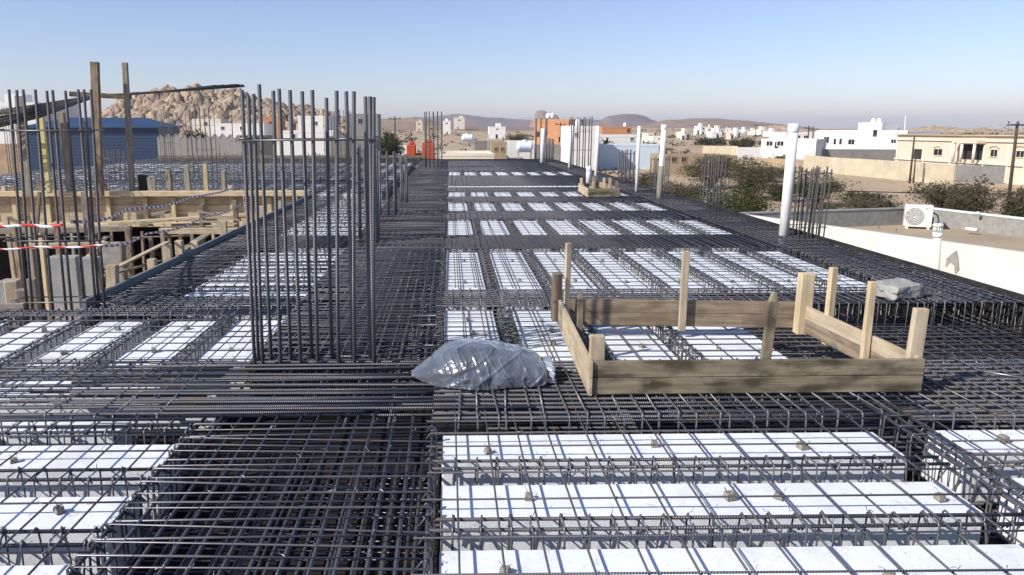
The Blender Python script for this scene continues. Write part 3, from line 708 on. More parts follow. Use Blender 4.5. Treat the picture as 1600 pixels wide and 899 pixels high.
simple_column('column bars beside the white pipe standing by the low sand house', 4.95, 5.28, 18.6, .95, 5, 3, .4, [.88, .5, .2], .012, 'steel_rust')
simple_column('paired column bars at the right edge before the pale blue wall', 4.95, 5.3, 22.4, 1.0, 4, 2, .3, [.9], .022, 'steel')
simple_column('tall column bars in front of the white tower house', 4.75, 5.45, 30.0, 2.05, 4, 2, .5, [1.5, .8], .022, 'steel')
simple_column('short thick column bars at the far right corner', 4.65, 4.95, 37.5, 1.15, 3, 2, .4, [.9], .045, 'steel')
simple_column('column bars at the far right corner in front of the orange house', 4.2, 4.7, 38.0, 2.1, 3, 2, .4, [1.5], .026, 'steel')
for i, (px0, px1, Y, py, lab) in enumerate([(288, 326, 26, 168, 'thin column bars on the left slab in front of the rocky hill'), (150, 192, 24, 235, 'short dark column bars on the left slab before the blue hall'), (246, 262, 36, 172, 'thin column bars on the left slab right of the blue hall'), (505, 545, 27, 172, 'thin column bars on the left slab seen through the tall column'), (300, 370, 22, 240, 'low column bars on the left slab behind the wooden pegs'), (470, 500, 24, 240, 'low column bars on the left slab behind the blade column'), (2, 22, 30, 168, 'thin column bars on the left slab by the white house')]):
    a, b_ = P(px0, py, Y), P(px1, py, Y)
    simple_column(lab, a.x, b_.x, Y, a.z, 6, 2, .5, [a.z * .75, a.z * .4], .012, 'steel_rust', 0, 5)

# ------------------------------------------------------------------ white pipes
def pipe(label, px, py0, pxb, pyb, Y, r, cap=True, wrap=False, group='white plastic pipes standing on the deck', m='pvc'):
    t, g = P(px, py0, Y), P(pxb, pyb, Y)
    root = thing('plastic_pipe', label, 'plastic pipe', (g.x, Y, g.z), 0, group)
    b = MB(); d = t - g
    b.tube([(0, 0, -.25), d * .5, d], r, 20); b.build('pipe_tube', M[m], root)
    if wrap: b = MB(); b.tube([(0, 0, -.2), d * .12, d * .3, d * .45], [r * 1.05, r * 1.12, r * 1.06, r * 1.03], 16); b.build('grey_wrap', M['spacer'], root)
    if cap:
        b = MB(); u = d.normalized(); b.tube([d - u * r * 1.3, d - u * r * 1.1, d + u * r * .25, d + u * r * .45], [r * 1.02, r * 1.17, r * 1.17, r * 1.0], 20); b.build('end_socket', M[m], root)
    return root
pipe('thick white pipe with a socket end, leaning at the right edge', 1240.5, 197, 1224, 371, 11.25, .072)
pipe('white pipe wrapped grey at its foot, right of the small timber box', 1038, 197, 1030, 310, 17.6, .062, True, True)
pipe('thin white pipe right of the small timber box', 999, 197, 994.5, 300, 19.6, .042, False)
pipe('white pipe standing behind the small timber box', 934.5, 197, 930.5, 284, 22.5, .055, False)
pipe('short white pipe stub rising behind the small timber box', 920.5, 262, 919.5, 280, 22.5, .075, True)
pipe('far white pipe in front of the orange house', 848.5, 201, 847, 255, 37.0, .10, False)
pipe('white pipe inside the far tall column bars', 894, 196, 890, 262, 31.5, .075, False)

# ------------------------------------------------------------------ the timber box
def board(name, a, b, h, t, m, parent, z0):
    """plank from a to b (x,y), bottom z0, height h, thickness t"""
    mb = MB(); mb.beam((a[0], a[1], z0 + h / 2), (b[0], b[1], z0 + h / 2), t, h)
    return bevel(mb.build(name, M[m], parent), .003)
def stake(parent, x, y, z0, z1, wx, wy, m='wood_pale', point=False, lean=(0, 0), rz=0):
    mb = MB(); k = .35 if point else .97
    h = z1 - z0
    if point:
        mb.box((0, 0, h * .43), (wx, wy, h * .86)); mb.box((0, 0, h * .93), (wx, wy, h * .14 - .001), None, 0, .45)
    else: mb.box((0, 0, h / 2), (wx, wy, h), None, 0, .97)
    o = mb.build('stake', M[m], parent, (x, y, z0), rz); o.rotation_euler.x = lean[0]; o.rotation_euler.y = lean[1]
    return bevel(o, .003)
FLc, FRc, BL, BR = (.825, 4.28), (2.79, 4.29), (.885, 5.88), (2.70, 5.74)
box = thing('timber_box', 'large open box of old planks with upright stakes, standing on the bars', 'timber box', (1.9, 5.3, 0))
def rel(p): return (p[0] - 1.9, p[1] - 5.3)
f0, f1, b0, b1 = rel(FLc), rel(FRc), rel(BL), rel(BR)
board('plank', f0, f1, .100, .022, 'wood_old', box, .075); board('plank', (f0[0] + .004, f0[1]), f1, .098, .024, 'wood_old', box, .178)
board('plank', (b0[0] + .03, b0[1]), (b1[0] - .0, b1[1]), .105, .022, 'wood_brown', box, .085); board('plank', (b0[0] + .03, b0[1]), b1, .10, .023, 'wood_brown', box, .192)
board('plank', (f0[0] - .012, f0[1] - .03), (b0[0] - .02, b0[1] + .1), .105, .022, 'wood_pale', box, .072); board('plank', (f0[0] - .012, f0[1] - .03), (b0[0] - .02, b0[1] + .06), .10, .023, 'wood_pale', box, .180)
board('plank', (f1[0] - .02, f1[1] + .02), (b1[0] + .01, b1[1] - .02), .105, .022, 'wood_brown', box, .075); board('plank', (f1[0] - .02, f1[1] + .02), (b1[0] + .01, b1[1] - .02), .10, .023, 'wood_pale', box, .182)
def st(px, pyt, pyb, Y, wx, wy, m='wood_pale', point=False, rz=0, lean=(0, 0)):
    t, g = P(px, pyt, Y), P(px, pyb, Y)
    stake(box, g.x - 1.9, Y - 5.3, g.z, t.z, wx, wy, m, point, lean, rz)
st(932, 524, 566, 4.34, .085, .06, 'wood_pale'); st(905, 455, 540, 5.15, .04, .03, 'wood_old', True)
st(869, 428, 500, 5.96, .075, .09, 'wood_brown'); st(885, 380, 500, 5.80, .04, .035, 'wood_pale', False, .3)
st(1065, 393, 517, 5.76, .055, .03, 'wood_pale'); st(1252, 427, 521, 5.68, .10, .09, 'wood_fresh')
st(1291, 418, 538, 5.36, .05, .045, 'wood_fresh', False, .2); st(1350, 440, 562, 4.78, .045, .04, 'wood_fresh'); st(1427, 482, 563, 4.36, .08, .045, 'wood_pale', False, 0, (0, .03))
st(1195, 456, 570, 4.34, .055, .035, 'wood_old', True, 0, (0, .05))
# the small box
sb = thing('timber_box', 'small open timber box with short stakes around a pipe stub', 'timber box', (3.5, 18.6, 0))
c = [(-.30, -.85), (.42, -.85), (.42, .9), (-.22, .9)]
board('plank', c[0], c[1], .20, .03, 'wood_old', sb, .06); board('plank', c[1], c[2], .20, .03, 'wood_brown', sb, .06); board('plank', c[2], c[3], .20, .03, 'wood_brown', sb, .06)
board('plank', (c[3][0] - .02, c[3][1]), (c[0][0] - .02, c[0][1]), .20, .03, 'wood_pale', sb, .06)
for x, y, h in [(-.25, -.78, .3), (-.1, -.3, .38), (.1, -.2, .36), (.36, -.78, .42), (.36, 0, .45), (-.2, .8, .4), (.1, .82, .42), (.38, .82, .4), (0, .1, .5)]: stake(sb, x, y, .05, h, .06, .05, rnd.choice(['wood_pale', 'wood_fresh', 'wood_brown']))

# ------------------------------------------------------------------ plastic bag
def bag():
    m = mat('grey_plastic_film', (.050, .060, .078), .32, 0, (.135, .152, .178), 4, 0, 1, .6, coat=.8)
    m.node_tree.nodes['Principled BSDF'].inputs['Sheen Weight'].default_value = .22
    t = m.node_tree; b = t.nodes['Principled BSDF']
    tc = t.nodes.new('ShaderNodeTexCoord'); mp = t.nodes.new('ShaderNodeMapping'); mp.inputs['Scale'].default_value = (2.4, 5, 13); mp.inputs['Rotation'].default_value = (.25, .62, .3)
    n = t.nodes.new('ShaderNodeTexNoise'); n.inputs['Scale'].default_value = 1.2; n.inputs['Detail'].default_value = 3; n.inputs['Distortion'].default_value = .8
    t.links.new(tc.outputs['Object'], mp.inputs[0]); t.links.new(mp.outputs[0], n.inputs['Vector'])
    bp = t.nodes.new('ShaderNodeBump'); bp.inputs['Strength'].default_value = .4; bp.inputs['Distance'].default_value = .02
    t.links.new(n.outputs['Fac'], bp.inputs['Height']); t.links.new(bp.outputs[0], b.inputs['Normal']); t.links.new(bp.outputs[0], b.inputs['Coat Normal'])
    prof = [(-.43, .010, .02, .05), (-.40, .035, .05, .08), (-.35, .085, .12, .13), (-.29, .155, .20, .19), (-.22, .225, .24, .23), (-.14, .262, .27, .25), (-.04, .270, .28, .26), (.06, .262, .28, .26), (.15, .245, .27, .25), (.24, .215, .25, .24), (.31, .185, .23, .23), (.36, .155, .22, .22), (.395, .125, .20, .21), (.41, .09, .18, .19)]
    nr = 150; mb = MB(); vs = []
    import bisect
    xs_ = [p[0] for p in prof]; NX = 210
    for i in range(NX):
        x = -.43 + .84 * i / (NX - 1)
        k = min(max(bisect.bisect(xs_, x) - 1, 0), len(prof) - 2); t_ = (x - xs_[k]) / (xs_[k + 1] - xs_[k])
        H, F, B = [prof[k][q] + (prof[k + 1][q] - prof[k][q]) * t_ for q in (1, 2, 3)]
        for j in range(nr):
            a = 2 * math.pi * j / nr
            cy, cz = math.cos(a), math.sin(a)
            y = (B if cy > 0 else F) * abs(cy) ** .75 * (1 if cy > 0 else -1)
            z = H * (max(cz, 0) ** .85) if cz > 0 else -.02 * abs(cz)
            w1 = noise.fractal(Vector((x * 6, y * 6, z * 6 + 4)), 1, 2, 4) * .014
            w2 = abs(noise.noise(Vector((x * 9 + z * 14, y * 4, z * 5)))) * .012 * max(cz, 0)
            w3 = math.sin((math.atan2(z, x + .55)) * 36 + 3 * noise.noise(Vector((x * 5, y * 5, 2)))) * .004 * max(0, cz)
            fr_ = max(0, -cy) ** .5
            rg = (1 - abs(noise.noise(Vector((x * 7 - z * 9, y * 3, z * 2 + x * 2))))) ** 10 * .011 + (1 - abs(noise.noise(Vector((x * 19 + z * 8, y * 3 + 5, z * 5))))) ** 10 * .006 * (.3 + fr_) + (1 - abs(noise.noise(Vector((x * 30 - z * 26, y * 9, z * 16))))) ** 12 * .003
            z = (z + w1 + w2 * .6 + w3) * .78; y = y * (1 + w1 * 3) - rg * fr_
            mb.v.append(Vector((x, y, max(z + rg * max(cz, 0), -.015))))
    for i in range(NX - 1):
        for j in range(nr):
            j2 = (j + 1) % nr
            mb.face((i * nr + j, (i + 1) * nr + j, (i + 1) * nr + j2, i * nr + j2), [(0, 0)] * 4, True)
    mb.face(tuple(range(nr)), [(0, 0)] * nr); mb.face(tuple(reversed(range((NX - 1) * nr, NX * nr))), [(0, 0)] * nr)
    root = thing('plastic_bag', 'bulging grey plastic bag lying on the bars left of the timber box', 'plastic bag', (.18, 4.66, .075))
    mb.build('filled_body', m, root)
    film = mat('pale_plastic_film', (.36, .40, .45), .25, 0, (.26, .30, .35), 6, .6, 14, .6, coat=.4)
    mb = MB(); NU, NV = 26, 7
    for v in range(NV):
        for u in range(NU):
            a = -.25 * math.pi + u / (NU - 1) * 1.1 * math.pi
            s_ = 1 + .10 * v / (NV - 1)
            rr = .17 * s_ * (1 + .10 * math.sin(u * 1.9 + v))
            x = .395 + .065 * v / (NV - 1) + .012 * math.sin(u * 2.3 + v * .8)
            mb.v.append(Vector((x, -.95 * rr * math.cos(a), max(.003, rr * .50 * math.sin(a)))))
    for v in range(NV - 1):
        for u in range(NU - 1):
            a = v * NU + u; mb.face((a, a + 1, a + NU + 1, a + NU), [(0, 0)] * 4, True)
    o = mb.build('film_end', film, root); s = o.modifiers.new('thick', 'SOLIDIFY'); s.thickness = .003
bag()
# grey wrapped block by the right edge
mb = MB(); n_ = 14
V = {}
def sup(i, j, k):
    return Vector((i, j, k))
import bmesh
bm = bmesh.new(); bmesh.ops.create_cube(bm, size=1); bmesh.ops.subdivide_edges(bm, edges=bm.edges[:], cuts=14, use_grid_fill=True)
for v in bm.verts:
    c = v.co.copy(); c = Vector((c.x * .37, c.y * .30, c.z * .12))
    q = noise.fractal(c * 9, 1, 2, 4); e = noise.noise(c * 22)
    c += v.co.normalized() * (.018 * q + .008 * e); c.z += .03 * c.x * 2 * (1 if v.co.z > 0 else 0)
    v.co = c
me = bpy.data.meshes.new('wrapped_block'); bm.to_mesh(me); bm.free()
me.materials.append(mat('grey_film_wrap', (.36, .35, .31), .5, 0, (.27, .26, .23), 8, .7, 30, .4)); me.polygons.foreach_set('use_smooth', [True] * len(me.polygons))
tag(link('wrapped_block', me, None, (4.22, 7.02, .118), .35), 'grey film wrapped block lying on the right edge beam', 'wrapped block')
# loop of bright wire on the bars at right
mb = MB(); pts = [(math.cos(a) * (.24 + .02 * math.sin(3 * a)), math.sin(a) * .17, .01 * math.sin(2 * a)) for a in [i * .22 for i in range(54)]]
mb.tube(pts, .005, 6); tag(mb.build('wire_coil', M['wire'], None, (3.62, 4.62, .09)), 'loose coil of bright wire lying at the right of the timber box', 'wire coil')

# ------------------------------------------------------------------ left pit: wooden formwork, props, concrete
FY = 18.7
fw = thing('beam_formwork', 'long sunlit wooden beam formwork on the far side of the pit', 'formwork', (-7.4, FY, 0))
mb = MB(); mb.box((0, .03, .085), (8.0, .30, .12)); bevel(mb.build('top_plank', M['wood_fresh'], fw), .01)
for k in range(3):
    mb = MB()
    xx = -4.0
    while xx < 4.0:
        L = rnd.uniform(1.6, 2.8); L = min(L, 4.0 - xx)
        mb.box((xx + L / 2, .16 + rnd.uniform(-.008, .008), -.10 - k * .2), (L - .012, .03, .19)); xx += L
    mb.build('side_plank', M[['wood_pale', 'wood_fresh', 'wood_pale'][k]], fw)
mb = MB(); mb.box((0, -.06, -.66), (8.0, .22, .09)); bevel(mb.build('lower_rail', M['wood_fresh'], fw), .01)
for x in frange(-3.75, 3.7, .78):
    mb = MB(); mb.box((x + rnd.uniform(-.12, .12), .075, -.32), (.10, .12, .60)); bevel(mb.build('batten', M['wood_fresh'], fw), .005)
wj = lambda: rnd.choice(['wood_pale', 'wood_fresh', 'wood_grey', 'wood_brown', 'wood_grey', 'wood_old'])
# pegs standing on the formwork
for i, (px, pyt) in enumerate([(6, 291), (20, 290), (62, 283), (150, 293), (163, 288), (213, 292), (233, 277), (240, 278), (263, 266), (291, 258), (320, 256), (349, 268), (360, 290), (424, 297), (446, 296)]):
    t = P(px, pyt, FY + .1)
    peg('timber_peg', f'upright peg on the pit formwork, {ORD[i]} counted from the left end', t.x, FY + .1, t.z, t.z - .14, .13 if i in (8, 9) else .10, .08, wj(), 'pegs standing on the pit formwork', rnd.gauss(0, .03))
# lower walers and a second, lower formwork
def timber(label, a, b, wd, th, m, name='timber_beam', cat='timber', grp=None):
    mb = MB(); mb.beam(a, b, wd, th); return tag(bevel(mb.build(name, M[m]), .006), label, cat, grp)
timber('horizontal timber lying across the pit in front of the formwork, left', P(-20, 362, 15), P(205, 357, 15.2), .14, .10, 'wood_grey')
timber('short horizontal timber on two posts at the right of the pit', P(250, 361, 14.6), P(372, 361, 14.6), .12, .11, 'wood_pale')
timber('long rail of timber under the striped tape in the pit', P(40, 385, 13.6), P(170, 382, 13.8), .12, .09, 'wood_pale')
timber('pale plank leaning in the shade of the pit', P(168, 425, 12.5), P(262, 378, 14.5), .10, .03, 'wood_pale')
timber('dark plank slanting across the foot of the pit', P(160, 432, 12.0), P(250, 408, 14), .10, .03, 'wood_old')
timber('plank ledge halfway up the pit formwork', P(170, 349, 17.4), P(385, 336, 17.8), .22, .06, 'wood_fresh')
timber('broken plank pieces resting on the ledge of the formwork', P(240, 335, 17.2), P(262, 332, 17.2), .3, .06, 'wood_grey')
timber('thin plank slanting down from the ledge', P(310, 330, 17.4), P(375, 345, 17.2), .10, .03, 'wood_grey')
# posts
POST = [(22, 352, 14.5, .13, 'wood_pale'), (45, 345, 14, .11, 'wood_fresh'), (88, 350, 14.0, .13, 'wood_pale'), (131, 300, 14.4, .14, 'wood_grey'), (200, 357, 15.0, .15, 'wood_fresh'), (254, 361, 14.5, .11, 'wood_pale'), (264, 364, 14.7, .08, 'wood_pale'), (315, 320, 17.6, .15, 'wood_pale'), (367, 313, 17.4, .14, 'wood_grey'), (235, 370, 15.5, .11, 'wood_grey'), (348, 362, 14.6, .11, 'wood_fresh'), (64, 372, 12.5, .09, 'wood_fresh'), (188, 378, 16.5, .08, 'wood_old'), (10, 340, 16.5, .12, 'wood_pale')]
POST = [(a_, b2, c_, d_ * .68, e_) for a_, b2, c_, d_, e_ in POST] + [(112, 362, 17.8, .07, 'wood_grey'), (148, 364, 17.2, .07, 'wood_pale'), (174, 362, 18.2, .06, 'wood_old'), (222, 362, 18.0, .06, 'wood_pale'), (282, 366, 17.6, .07, 'wood_old'), (300, 366, 16.8, .07, 'wood_grey'), (333, 364, 17.6, .06, 'wood_pale')]
for i, (px, py, Y, wd, m) in enumerate(sorted(POST)):
    t = P(px, py, Y); mb = MB(); h = t.z - GZ; m = m if i % 3 == 0 else rnd.choice(['wood_grey', 'wood_brown', 'wood_old'])
    mb.box((0, 0, -h / 2), (wd, wd, h)); o = mb.build('timber_post', M[m], None, tuple(t)); o.rotation_euler = (rnd.gauss(0, .012), rnd.gauss(0, .015), rnd.uniform(-.2, .2))
    tag(bevel(o, .006), f'timber prop standing in the pit, {ORD[i]} from the left', 'timber post', 'timber props in the pit')
for i, (a_, b2) in enumerate([((118, 352, 17), (150, 366, 16.5)), ((60, 366, 16), (130, 362, 17)), ((205, 372, 17), (300, 368, 17.5)), ((268, 352, 17.6), (330, 350, 17.8)), ((280, 395, 14), (345, 352, 17)), ((120, 420, 13), (165, 372, 16)), ((-10, 372, 15.5), (70, 368, 16)), ((300, 345, 17.2), (372, 350, 17)), ((215, 345, 17.5), (236, 352, 17.2)), ((12, 340, 17), (52, 362, 16.5))]):
    timber(f'loose board or brace wedged between the props of the pit, {ORD[i]} of ten', P(*a_), P(*b2), rnd.uniform(.08, .16), rnd.uniform(.025, .05), wj(), 'timber_board', 'timber', 'loose boards and braces in the pit')
# near blocks at the corner
for i, (px, pyt, Y, wd, m) in enumerate([(19, 438, 7.6, .14, 'wood_pale'), (33, 452, 7.3, .10, 'wood_grey'), (50, 435, 8.0, .10, 'wood_grey')]):
    t = P(px, pyt, Y); mb = MB(); mb.box((0, 0, -.5), (wd, wd, 1.0), None, 0, .9); o = mb.build('timber_peg', M[m], None, tuple(t), .2)
    tag(bevel(o, .012), ['thick pale post end at the near corner of the pit', 'grey post end beside the thick pale one', 'grey post end behind the left column bars'][i], 'timber peg')
# concrete columns
for i, (px0, px1, py, Y, lab) in enumerate([(72, 118, 402, 11.5, 'pale concrete column rising in the pit behind the left column bars'), (-6, 20, 440, 10, 'concrete wall end at the left edge of the pit'), (158, 192, 380, 16.5, 'grey concrete column in the shade of the pit'), (122, 150, 404, 12.5, 'grey concrete pier right of the pale column')]):
    a, b_ = P(px0, py, Y), P(px1, py, Y); mb = MB(); h = a.z - GZ
    mb.box((0, 0, -h / 2), (b_.x - a.x, .22, h)); tag(bevel(mb.build('concrete_column', M['concrete_pale' if i != 2 else 'concrete'], None, ((a.x + b_.x) / 2, Y + .11, a.z)), .015), lab, 'concrete column', 'concrete columns in the pit')
mb = MB(); mb.box((0, 0, 0), (16, .06, 3.9)); tag(mb.build('dark_backing', mat('void_black', (.006, .005, .005), 1.0, 0, (.012, .010, .009), 3, spec=.03), None, (-9.6, 19.35, GZ + 1.95)), 'added black panel standing in for the dark below the pit formwork', 'formwork board')  # added panel, near-black colour stands in for the shade under the slab
mb = MB(); mb.box((0, 0, 0), (.2, 20, 4.1)); tag(mb.build('block_wall', M['grey_wall'], None, (-3.4, 17, GZ + 2.05)), 'grey block wall under the edge of the deck beside the pit', 'wall')

# tall poles on the formwork
def pole(label, top, bot, Y, wd, m, name='timber_pole', wd2=None):
    t, g = P(*top, Y), P(*bot, Y)
    mb = MB(); mb.beam(g, t, wd, wd2 or wd * .8, (0, 1, 0)); return tag(bevel(mb.build(name, M[m]), .008), label, 'timber pole', 'tall timber poles at the pit')
pole('tallest dark brown timber pole, crossing the bundle of long bars', (148, 97), (156, 306), 18.4, .17, 'wood_brown')
pole('tall grey timber pole banded with wire, right of the dark brown one', (195, 98), (207, 302), 18.8, .12, 'wood_grey')
pole('leaning grey timber pole behind the left column bars', (31, 150), (44, 306), 18.2, .18, 'wood_grey')
pole('yellow painted timber pole between the left column bars', (64, 175), (77, 300), 18.6, .10, 'yellow_paint')
pole('grey timber pole just left of the tallest pole', (96, 176), (110, 300), 18.7, .14, 'wood_grey')
pole('thin rusty pole standing at the pit behind the left column bars', (62, 300), (56, 380), 14.0, .06, 'wood_brown')
pole('slim brown pole leaning behind the left column bars', (136, 330), (158, 460), 9.5, .05, 'wood_brown')
timber('short dark cross bar carrying the bundle of long bars', P(109, 147, 18.6), P(205, 152, 18.9), .14, .11, 'wood_old')
t = thing('bar_bundle', 'long bundle of loose steel bars resting on the cross bar of the poles', 'rebar bundle', tuple(P(150, 150, 18.7)))
o0 = P(150, 150, 18.7)
for i in range(46):
    q = i / 45
    a = P(-60, 180 + 34 * q + rnd.uniform(-3, 3), 16.5 + 2.2 * rnd.random()); m1 = P(60, 163 + 22 * q, 18.0); m2 = P(150, 149 + 3 * q, 18.7); m3 = P(250, 143 + 2.5 * q + rnd.uniform(-.7, .7), 19.4)
    end = P(rnd.uniform(335, 383), 132 + 4 * q, 20.2)
    pts = [a, m1, m2] if i % 2 else [a, m1, m2, m3, end]
    if i % 2: pts.append(P(rnd.uniform(160, 200), 148 + 4 * q, 18.9))
    mb = MB(); mb.tube([p - o0 for p in pts], .012, 5); mb.build('loose_bar', M['steel_rust'], t)
mb = MB(); mb.box((0, 0, 0), (.22, .03, .5)); tag(mb.build('black_panel', M['black_ply'], None, tuple(P(224, 290, 18.9)), .3), 'small black board leaning among the pegs of the formwork', 'board')

# warning tapes
def tape(label, pts, wd, m, sag=.12):
    mb = MB(); pts = [Vector(p) for p in pts]; L = 0; prev = None
    path = []
    for a, b_ in zip(pts, pts[1:]):
        n = 14
        for i in range(n): 
            q = i / n; path.append(a.lerp(b_, q) + Vector((0, 0, -sag * 4 * q * (1 - q) + .003 * math.sin(9 * q))))
    path.append(pts[-1])
    for i, p in enumerate(path):
        if i: L += (p - path[i - 1]).length
        tw = .5 + .25 * math.sin(L * 1.1)
        off = Vector((0, math.sin(tw) * .4, math.cos(tw * .5))) * wd / 2
        mb.v += [p - off, p + off]
        if i:
            k = 2 * i; mb.face((k - 2, k, k + 1, k - 1), ((prev, 0), (L, 0), (L, 1), (prev, 1)), True)
        prev = L
    o = mb.build('warning_tape', m); s = o.modifiers.new('thick', 'SOLIDIFY'); s.thickness = .002
    return tag(o, label, 'warning tape', 'red and white warning tapes')
tape('upper red and white tape wrapped past the left column bars', [P(-40, 352, 6.6), P(45, 352, 6.66), P(98, 352, 6.66)], .026, M['tape'], .01)
tape('lower red and white tape wrapped past the left column bars', [P(-40, 389, 6.6), P(60, 386, 6.66), P(163, 383, 6.66)], .016, M['tape'], .01)
tape('upper striped tape running across the pit to the deck', [P(110, 347, 6.75), P(200, 327, 9.5), P(300, 308, 13), P(386, 285, 17)], .032, M['tape_far'], .05)
tape('lower striped tape running across the pit to the deck', [P(150, 384, 6.75), P(230, 365, 9), P(320, 339, 12), P(378, 318, 15)], .026, M['tape_far'], .05)
tape('tape hanging down beside the post at the end of the pit', [P(381, 292, 17), P(380, 305, 16.9), P(383, 335, 16.6)], .06, M['tape_far'], .0)

# ------------------------------------------------------------------ neighbouring flat roof
RZ = -.5
RF = RZ - .42
A, B = G(1146, 333.5, RZ), G(1600, 395.5, RZ)
d1 = (B - A).normalized(); B2 = B + d1 * 5
Cc = G(1446, 325.5, RZ); E2 = G(1600, 343, RZ); d2 = (E2 - Cc).normalized(); F2 = Cc + d2 * 16
nb = thing('neighbour_house', 'low white house with a flat sandy roof beside the deck', 'house', (A.x, A.y, 0))
def nq(p, z): return Vector((p.x - A.x, p.y - A.y, z))
ring = [A, B2, F2, Cc]
mb = MB()
for z in (GZ, RF - .02):
    for p in ring: mb.v.append(nq(p, z))
for i in range(4):
    j = (i + 1) % 4; mb.face((i, j, 4 + j, 4 + i), [(0, 0)] * 4)
M['neighbour'] = mat('weathered_white_render', (.74, .71, .64), .9, 0, (.60, .565, .49), 1.1, .15, 6, .2)
mb.build('wall', M['neighbour'], nb)
mb = MB(); mb.v += [nq(p, RF) for p in ring]; mb.face((0, 1, 2, 3), [(0, 0)] * 4); mb.build('roof', M['roof_sand'], nb)
def para(p, q, m, th=.16, cop=None):
    mb = MB(); mb.beam(nq(p, (RZ + RF) / 2 - .03), nq(q, (RZ + RF) / 2 - .03), th, RZ - RF + .06); o = mb.build('parapet', M[m], nb)
    if cop: mb = MB(); mb.beam(nq(p, RZ + .018), nq(q, RZ + .018), th + .03, .035); mb.build('coping', M[cop], o)
nin = Vector((-d1.y, d1.x, 0)) * .078; para(A + nin, B2 + nin, 'neighbour'); para(A + d1 * .2, Cc, 'concrete', .16, 'concrete_pale'); para(Cc + d2 * .09, F2, 'concrete', .16, 'white_wall')
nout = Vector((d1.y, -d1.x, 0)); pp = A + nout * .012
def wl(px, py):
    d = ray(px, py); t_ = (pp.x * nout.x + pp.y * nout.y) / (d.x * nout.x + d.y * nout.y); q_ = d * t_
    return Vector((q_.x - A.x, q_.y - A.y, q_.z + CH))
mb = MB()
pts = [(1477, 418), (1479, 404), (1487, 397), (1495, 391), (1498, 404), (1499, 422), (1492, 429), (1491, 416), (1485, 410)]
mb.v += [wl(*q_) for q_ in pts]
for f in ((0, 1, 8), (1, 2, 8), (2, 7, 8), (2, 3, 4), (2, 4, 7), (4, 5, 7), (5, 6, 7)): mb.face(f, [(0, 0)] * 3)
mb.build('grey_patch', M['concrete'], nb)  # flat grey polygon just in front of the wall face
# outdoor AC unit
g = G(1432, 357, RF)
ac = thing('air_conditioner', 'white outdoor air conditioner with a round fan on the flat roof', 'air conditioner', (g.x, g.y, RF), R(-24))
W_, H_, D_ = .62, .56, .30
mb = MB(); mb.box((0, 0, H_ / 2 + .05), (W_, D_, H_)); bevel(mb.build('casing', M['ac_white'], ac), .015, 3)
mb = MB(); mb.tube([(-.10, -D_ / 2 - .014, .33), (-.10, -D_ / 2 - .002, .33)], .215, 36); fan = mb.build('fan_guard', M['ac_grille'], ac)
mb = MB()
for rr in (.21, .17, .13, .09, .05): mb.tube([(-.10 + rr * math.cos(a), -D_ / 2 - .02, .33 + rr * math.sin(a)) for a in [i * math.pi / 14 for i in range(29)]], .006, 4, False)
for q in range(8):
    a = q * math.pi / 4; mb.bar((-.10, -D_ / 2 - .018, .33), (-.10 + .21 * math.cos(a), -D_ / 2 - .018, .33 + .21 * math.sin(a)), .005, 4)
mb.build('guard_ring', M['ac_white'], fan)
for s_ in (-1, 1):
    mb = MB(); mb.box((s_ * .24, 0, .025), (.06, .28, .05)); mb.build('foot', M['ac_white'], ac)
mb = MB(); mb.box((W_ / 2 + .022, -.02, .22), (.04, .12, .18)); mb.build('valve_cover', M['black_rubber'], ac)
mb = MB(); mb.tube([(W_ / 2 + .02, -.03, .42), (W_ / 2 + .12, -.05, .36), (W_ / 2 + .16, -.06, .2), (W_ / 2 + .06, -.08, .1), (W_ / 2 + .18, -.02, .03), (W_ / 2 + .42, .05, .03)], .018, 8); mb.build('hose', M['black_rubber'], ac)
mb = MB(); mb.box((.16, -D_ / 2 - .004, .53), (.07, .004, .025)); mb.build('badge', M['beige_band'], ac)
# vent pipe between deck and neighbour
t, gg = P(1466, 352, 10.3), P(1461, 425, 10.3)
vp = thing('vent_pipe', 'white vent pipe with a slotted cap in front of the neighbour wall', 'vent pipe', (gg.x, 10.3, gg.z))
d = t - gg; u = d.normalized()
mb = MB(); mb.tube([u * -1.2, d - u * .12], .052, 20); mb.build('pipe_tube', M['cream_wall'], vp)
mb = MB(); mb.tube([d - u * .17, d - u * .15, d - u * .10, d - u * .10], [.054, .062, .062, .05], 20); mb.build('collar', M['pvc'], vp)
cap = MB(); cap.tube([d - u * .02, d - u * .018, d + u * .012, d + u * .02], [.06, .065, .065, .055], 20)
for i in range(12):
    a = i * math.pi / 6; o_ = Vector((math.cos(a), math.sin(a), 0)) * .052; cap.bar(d - u * .11 + o_, d - u * .015 + o_, .008, 5)
cap.build('slotted_cap', M['pvc'], vp)
for i, (px, py) in enumerate([(1373, 358), (1400, 362)]):
    mb = MB(); p_ = G(px, py, RF); mb.bar((0, 0, 0), (0, 0, .08), .008, 5); tag(mb.build('bar_stub', M['steel_rust'], None, tuple(p_)), ['short rusty bar stub on the roof, left of the other stub', 'short rusty bar stub on the roof, nearer the vent pipe'][i], 'bar stub')
p_ = G(1523, 367, RF); mb = MB(); mb.tube([(0, -.05, .12), (0, .22, .12)], .045, 16); tag(mb.build('drain_spout', M['pvc'], None, tuple(p_), .5), 'round white drain end in the right parapet of the roof', 'drain')
p_ = G(1528, 334, RZ + .04); mb = MB(); mb.tube([(0, 0, -.02), (0, 0, .03), (0, 0, .05)], [.05, .045, .02], 14); tag(mb.build('roof_knob', M['pvc'], None, tuple(p_)), 'small white knob on top of the right parapet', 'knob')

